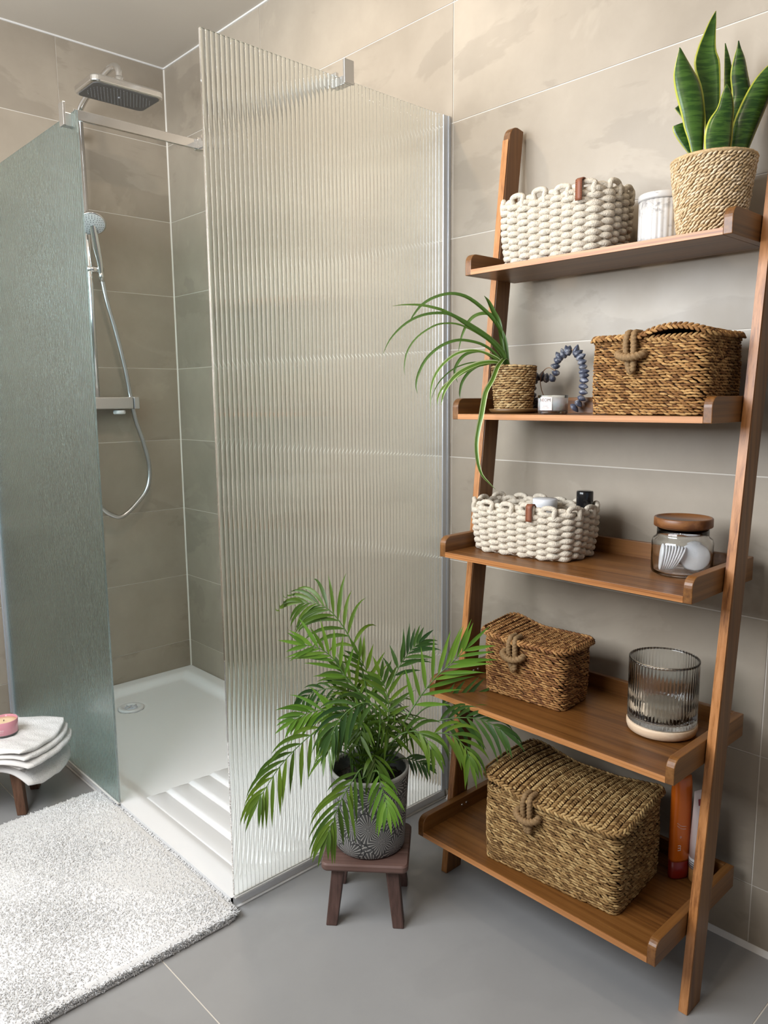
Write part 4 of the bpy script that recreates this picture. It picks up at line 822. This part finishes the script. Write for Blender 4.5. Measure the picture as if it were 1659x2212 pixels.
# ================================================================== STOOLS
def stool(label, loc, rz, wood, seatm):
    t = thing('wooden_stool', label, 'stool', loc, rz, 'low wooden stools')
    b = MB(); stacked(b, [(rounded_poly(.198, .184, .014), .139), (rounded_poly(.202, .188, .016), .143), (rounded_poly(.202, .188, .016), .153), (rounded_poly(.196, .182, .014), .157)])
    b.build('seat', seatm, t, smooth=False)
    for sx in (-1, 1):
        for sy in (-1, 1):
            mb = MB(); c0 = (sx*.078, sy*.078); c1 = (sx*.062, sy*.060)
            mb2 = [( [(c[0]+a, c[1]+d) for a, d in ((-w, -h), (w, -h), (w, h), (-w, h))], z) for c, w, h, z in ((c0, .0130, .0145, 0), ((c0[0]*.5+c1[0]*.5, c0[1]*.5+c1[1]*.5), .0140, .0155, .07), (c1, .0150, .0165, .1405))]
            stacked(mb, mb2); flatbuild(mb, 'leg', wood, t, bevel=.0022)
    return t
stool('small dark brown wooden stool carrying the potted palm', (-.505, -1.757, 0), -.836, M['stool'], M['stool_top'])
stool('small reddish brown wooden stool under the folded white towels', (-1.0, -.630, 0), -.557, M['stool2'], M['stool2'])
# ================================================================== PALM
pl = thing('potted_palm', 'green parlour palm in a flower engraved grey pot on the stool', 'potted plant', (-.497, -1.756, .1575)); PL = np.array(pl.location)
HP = .196
pot = MB(); zs = np.linspace(.004, HP-.010, 12); rads = .0825+.0125*(zs/HP)
pot.lathe([(.0, 0), (.076, 0), (.0815, .0025)]+list(zip(rads, zs)), 64, cap=False); po = pot.build('pot', M['flower_pot'], pl)
MB().lathe([(rads[-1], HP-.0105), (rads[-1]+.0006, HP-.006), (rads[-1]+.0002, HP-.001), (rads[-1]-.003, HP), (rads[-1]-.006, HP-.002), (rads[-1]-.0065, HP-.012)], 64, cap=False).build('rim', M['pot_rim'], po)
MB().lathe([(rads[-1]-.0062, HP-.008), (.0800, .10), (0, .10)], 48, cap=False).build('pot_inside', M['pot_inner'], po)
sb_ = MB(); g = 22; V = []
for i in range(g):
    for j in range(g):
        x, y = (2*i/(g-1)-1), (2*j/(g-1)-1); x, y = x*math.sqrt(1-y*y/2)*.0845, y*math.sqrt(1-x*x/2)*.0845; V.append((x, y, HP-.038+random.uniform(-.003, .004)))
sb_.add(V, [(i*g+j, (i+1)*g+j, (i+1)*g+j+1, i*g+j+1) for i in range(g-1) for j in range(g-1)]).build('soil', M['soil'], pl)
def leaflet(p0, d0, L_, w, droop, side, nseg=7):
    """one narrow blade: curve under gravity, folded along the midrib"""
    d = Vector(d0).normalized(); p = Vector(p0); pts = [p.copy()]; dirs = [d.copy()]; st = L_/nseg
    for i in range(nseg):
        d = (d+Vector((0, 0, -1))*droop*(.35+.9*i/nseg)*(2.2/nseg)).normalized(); p = p+d*st; pts.append(p.copy()); dirs.append(d.copy())
    V, UV = [], []; wf = [.18, .72, .98, 1.0, .86, .62, .32, .02]
    for i, (p, d) in enumerate(zip(pts, dirs)):
        B = d.cross(Vector(side)); B = B.normalized() if B.length > 1e-4 else Vector((1, 0, 0)); N = B.cross(d); hw = w*wf[min(i, 7)]*.5
        for a, k in ((-1, .22), (0, 0), (1, .22)): V.append(tuple(p+B*a*hw+N*hw*k)); UV.append(((a+1)/2, i/nseg))
    F = [(i*3+j, i*3+j+1, (i+1)*3+j+1, (i+1)*3+j) for i in range(nseg) for j in range(2)]
    return V, F, UV
view = np.array((-.66, -.72, .18))
for fi, (L_, fs, dr, npair, pts) in enumerate(FRONDS):
    base = Vector((RNG.uniform(-.028, .028), RNG.uniform(-.028, .028), HP-.04)); P = [base]+[Vector(p)-Vector(PL) for p in pts[1:]]
    c = spline([tuple(p) for p in P], 60); rad_ = np.linspace(.0021, .0007, 60)
    fr = MB().tube(c, rad_, 6).build('frond', M['stem'], pl); T = np.gradient(c, axis=0); T /= np.linalg.norm(T, axis=1)[:, None]
    mt = M[{3: 'palm_dark', 5: 'palm_dark', 6: 'palm_dark', 9: 'palm_dark', 11: 'palm_dark', 13: 'palm_dark', 1: 'palm_light', 4: 'palm_light', 12: 'palm_light', 14: 'palm_light'}.get(fi, 'palm')]
    for k in range(npair):
        f = fs+(1-fs)*(k+.6)/npair; i = min(59, int(f*59)); t = T[i]; s = np.cross(t, view); s /= np.linalg.norm(s)+1e-9; up = np.cross(s, t)
        env = math.sin(math.pi*(.22+.66*(k+.5)/npair))**.6
        for sg_ in (-1, 1):
            a = .80-.40*k/npair+RNG.normal(0, .06); d0 = t*math.cos(a)+s*sg_*math.sin(a)+up*RNG.normal(.05, .10)+view*RNG.normal(0, .12)
            V, F, UV = leaflet(tuple(c[i]+t*.002*sg_), tuple(d0), L_*1.12*env*RNG.uniform(.88, 1.1), .0096*RNG.uniform(.85, 1.1)*(.75 if L_ < .06 else 1), dr*RNG.uniform(.75, 1.2), tuple(view*.5+up*.5))
            MB().add(V, F, UV).build('leaflet', mt, fr)
    V, F, UV = leaflet(tuple(c[-1]), tuple(T[-1]), L_*.75, .009, dr*.6, tuple(view)); MB().add(V, F, UV).build('leaflet', mt, fr)
fo = MB()
for q in range(13):      # inner fronds too tangled to tell apart
    a = 2*math.pi*q/13+.3; rr_ = RNG.uniform(.05, .13); hh = HP+RNG.uniform(.03, .16)
    c = spline([(.02*math.cos(a), .02*math.sin(a), HP-.04), (rr_*.35*math.cos(a), rr_*.35*math.sin(a), hh*.75), (rr_*.8*math.cos(a), rr_*.8*math.sin(a), hh+.01), (rr_*1.25*math.cos(a), rr_*1.25*math.sin(a), hh-.02)], 40)
    fo.tube(c, .0010, 5); T = np.gradient(c, axis=0); T /= np.linalg.norm(T, axis=1)[:, None]
    for k in range(9):
        i = int(39*(.35+.62*k/8)); t = T[i]; s = np.cross(t, (0, 0, 1.)); s /= np.linalg.norm(s)+1e-9; up = np.cross(s, t)
        for sg_ in (-1, 1):
            V, F, UV = leaflet(tuple(c[i]), tuple(t*.8+s*sg_*.65+up*RNG.normal(.05, .2)), RNG.uniform(.05, .085), RNG.uniform(.007, .010), RNG.uniform(.2, .9), tuple(up))
            fo.add(V, F, UV)
fo.build('inner_foliage', M['palm'], pl, kind='stuff')
stm = MB()
for k in range(40):
    a, r_ = RNG.uniform(0, 2*math.pi), RNG.uniform(.005, .045); b0 = (r_*math.cos(a), r_*math.sin(a), HP-.042); h_ = RNG.uniform(.04, .13); o_ = RNG.uniform(.1, .5)*h_
    stm.tube(spline([b0, (b0[0]+o_*.3*math.cos(a), b0[1]+o_*.3*math.sin(a), b0[2]+h_*.6), (b0[0]+o_*math.cos(a), b0[1]+o_*math.sin(a), b0[2]+h_)], 6), .0011, 4)
stm.build('thin_stems', M['stem'], pl, kind='stuff')
# ================================================================== RUG
rg = thing('bath_rug', 'fluffy white bath rug on the floor along the shower tray', 'rug', (-1.029, -1.195, 0))
RXh, RYh = .262, .395
bk = MB(); stacked(bk, [(rounded_poly(2*RXh, 2*RYh, .03), .0005), (rounded_poly(2*RXh, 2*RYh, .03), .006)]); flatbuild(bk, 'backing', M['terry_band'], rg)
pb = MB(); stacked(pb, [(rounded_poly(2*RXh-.006, 2*RYh-.006, .03), .006), (rounded_poly(2*RXh, 2*RYh, .03), .014), (rounded_poly(2*RXh-.016, 2*RYh-.016, .028), .025)]); pb.build('pile_base', M['rug'], rg)
n = 34000; X = RNG.uniform(-RXh, RXh, n); Y = RNG.uniform(-RYh, RYh, n)
edge = np.minimum(RXh-np.abs(X), RYh-np.abs(Y)); Z = .024+.0015*np.sin(X*15+Y*5)*np.sin(Y*12)+np.where(edge < .025, -.009*(1-edge/.025)**2, 0)
A = RNG.uniform(0, 2*math.pi, n); tl = RNG.uniform(.15, 1.1, n); D = np.stack([np.cos(A)*np.cos(tl), np.sin(A)*np.cos(tl), np.sin(tl)], -1)
out = np.where(edge < .015, 1, 0)[:, None]*np.stack([np.where(RXh-np.abs(X) < RYh-np.abs(Y), np.sign(X), 0), np.where(RXh-np.abs(X) < RYh-np.abs(Y), 0, np.sign(Y)), 0*X], -1)
D = D+out*.8; D /= np.linalg.norm(D, axis=1)[:, None]; Nn = np.cross(D, np.stack([-np.sin(A), np.cos(A), 0*A], -1)); Nn /= np.linalg.norm(Nn, axis=1)[:, None]+1e-9
tu_ = MB().strands(np.stack([X, Y, Z], -1), D, Nn, RNG.uniform(.010, .017, n), .0030, .0026, sides=3)
n = 5200; s_ = RNG.uniform(0, 1, n); P, T, N, tot = rrect(2*RYh, 2*RXh, .03, s=s_*10.0); zz = RNG.uniform(.004, .022, n)
Nz = np.stack([N[:, 0], N[:, 1], RNG.uniform(-.4, .9, n)], -1)+np.stack([T[:, 0], T[:, 1], 0*zz], -1)*RNG.normal(0, .6, n)[:, None]; Nz /= np.linalg.norm(Nz, axis=1)[:, None]
Tq = np.cross(Nz, np.array((0, 0, 1.))); Tq /= np.linalg.norm(Tq, axis=1)[:, None]
tu_.strands(np.c_[P, zz], Nz, np.cross(Tq, Nz), RNG.uniform(.009, .016, n), .0032, .0028, sides=3)
tu_.build('shag_pile', M['rug'], rg, kind='stuff')
# ================================================================== TOWELS
def folded(t, x0, x1, y0, y1, z0, layers, th, drop, fdrop, name='fold', skew=.02, seed=1):
    """a folded towel: soft layers, lower ones reaching further and sagging over the seat edge"""
    rr = np.random.default_rng(seed); ph = rr.uniform(0, 6, 8)
    for k in range(layers):
        up_ = (layers-1-k)/max(1, layers-1); xe = x1+.022*up_; nx, nyy, ring = 44, 30, 10; V = []
        for i in range(nyy+1):
            v = i/nyy; yb = y0-.006*up_*(1-v)+(y1-y0)*v; pr = []
            for j in range(nx+1): pr.append((x0+(xe-x0)*j/nx, 1))
            for a in range(1, ring): pr.append((xe+th*.5*math.sin(math.pi*a/ring), math.cos(math.pi*a/ring)))
            for j in range(nx, -1, -1): pr.append((x0+(xe-x0)*j/nx, -1))
            edge = 1-.55*math.exp(-v*14)-.35*math.exp(-(1-v)*14)
            for x, sgn in pr:
                cr = max(0, (x-(xe-.05))/.05)                       # corner rounding and right hand edge pulled back
                xx = x+skew*(v-.5)*2-.020*cr*(2*abs(v-.45))**3; y = yb+.007*math.sin(14*x+ph[0]+k)*(1-v)
                e = max(0, xx-.055)/.12; e2 = max(0, -.075-y)/.06
                puff = .0030*math.sin(21*x+ph[1]+k)*math.sin(17*v+ph[2]+k*.7)+.0016*math.sin(47*x+ph[3])*math.sin(39*v+ph[4]+k)
                V.append((xx, y, z0+th*(k+.5)*1.0+sgn*th*.56*edge+puff*(.35+.65*(k+1)/layers)-drop*e*e*(.45+.55*up_)*(1.15-.5*v)-fdrop*e2*e2*(.5+.5*up_)+.004*k*math.sin(5*v+ph[5])*max(0, e)))
        m = len(pr); F = [(i*m+j, i*m+j+1, (i+1)*m+j+1, (i+1)*m+j) for i in range(nyy) for j in range(m-1)]
        F += [tuple(range(m))[::-1], tuple(range(nyy*m, nyy*m+m))]
        o = MB().add(V, F).build(name, M['terry'], t)
        hb = MB(); V2 = []; nj = nx+ring//2
        for j in range(nj+1):
            a, b = np.array(V[j]), np.array(V[2*m+j]); c = np.array(V[m-1-j])
            V2 += [tuple(b+np.array((0, 0, .0009))), tuple(a+np.array((0, -.0012, .0006))), tuple(a*.3+c*.7+np.array((0, -.0014, 0)))]
        hb.add(V2, [(j*3+q, j*3+q+1, (j+1)*3+q+1, (j+1)*3+q) for j in range(nj) for q in range(2)]).build('hem', M['terry_band'], o)
tz = -.75
t2 = thing('folded_towel', 'lower folded white towel drooping over the left stool', 'towel', (-1.0, -.63, .1575), tz, 'folded white towels')
folded(t2, -.20, .152, -.116, .112, 0, 2, .0160, .062, .012, seed=3)
t1 = thing('folded_towel', 'upper folded white towel with the pink candle on it', 'towel', (-1.0, -.63, .1925), tz, 'folded white towels')
folded(t1, -.20, .160, -.128, .118, 0, 3, .0112, .026, .006, seed=5)
bc = thing('blue_cloth', 'pale blue cloth tucked between the two folded white towels', 'cloth', (-1.0, -.63, .1895), tz)
flatbuild(MB().box((-.15, -.121, 0), (.045, -.03, .0018)), 'fabric', M['blue_cloth'], bc); flatbuild(MB().box((.052, -.121, -.0006), (.085, -.05, .0012)), 'fabric_fold', M['blue_cloth'], bc)
pc = thing('pink_candle', 'pink glass candle with cream wax on the folded towels', 'candle', (-.983, -.653, .2275))
MB().lathe([(0, .003), (.0365, .003), (.0382, .006), (.0385, .044), (.0378, .0448), (.0370, .044), (.0368, .008), (0, .0075)], 48).build('glass', M['pink'], pc)
MB().lathe([(0, 0), (.0360, 0), (.0376, .0025), (.0380, .0055), (0, .0055)], 48).build('dark_base', M['nozzle_grey'], pc)
MB().lathe([(0, .008), (.0367, .008), (.0367, .0375), (.02, .0360), (0, .0368)], 48).build('wax', M['cream_wax'], pc)
MB().tube([(0, .002, .0365), (.001, .002, .041)], .0011, 6).build('wick', M['ink'], pc)
ca = math.atan2(-2.396, -.645)
text_mesh('TINSLEY', .0052, 'lettering', M['white_ink'], pc, cylmap(.0387, ca-.30, .0195)); text_mesh('CANDLE CO', .0026, 'lettering', M['white_ink'], pc, cylmap(.0387, ca-.30, .0150))
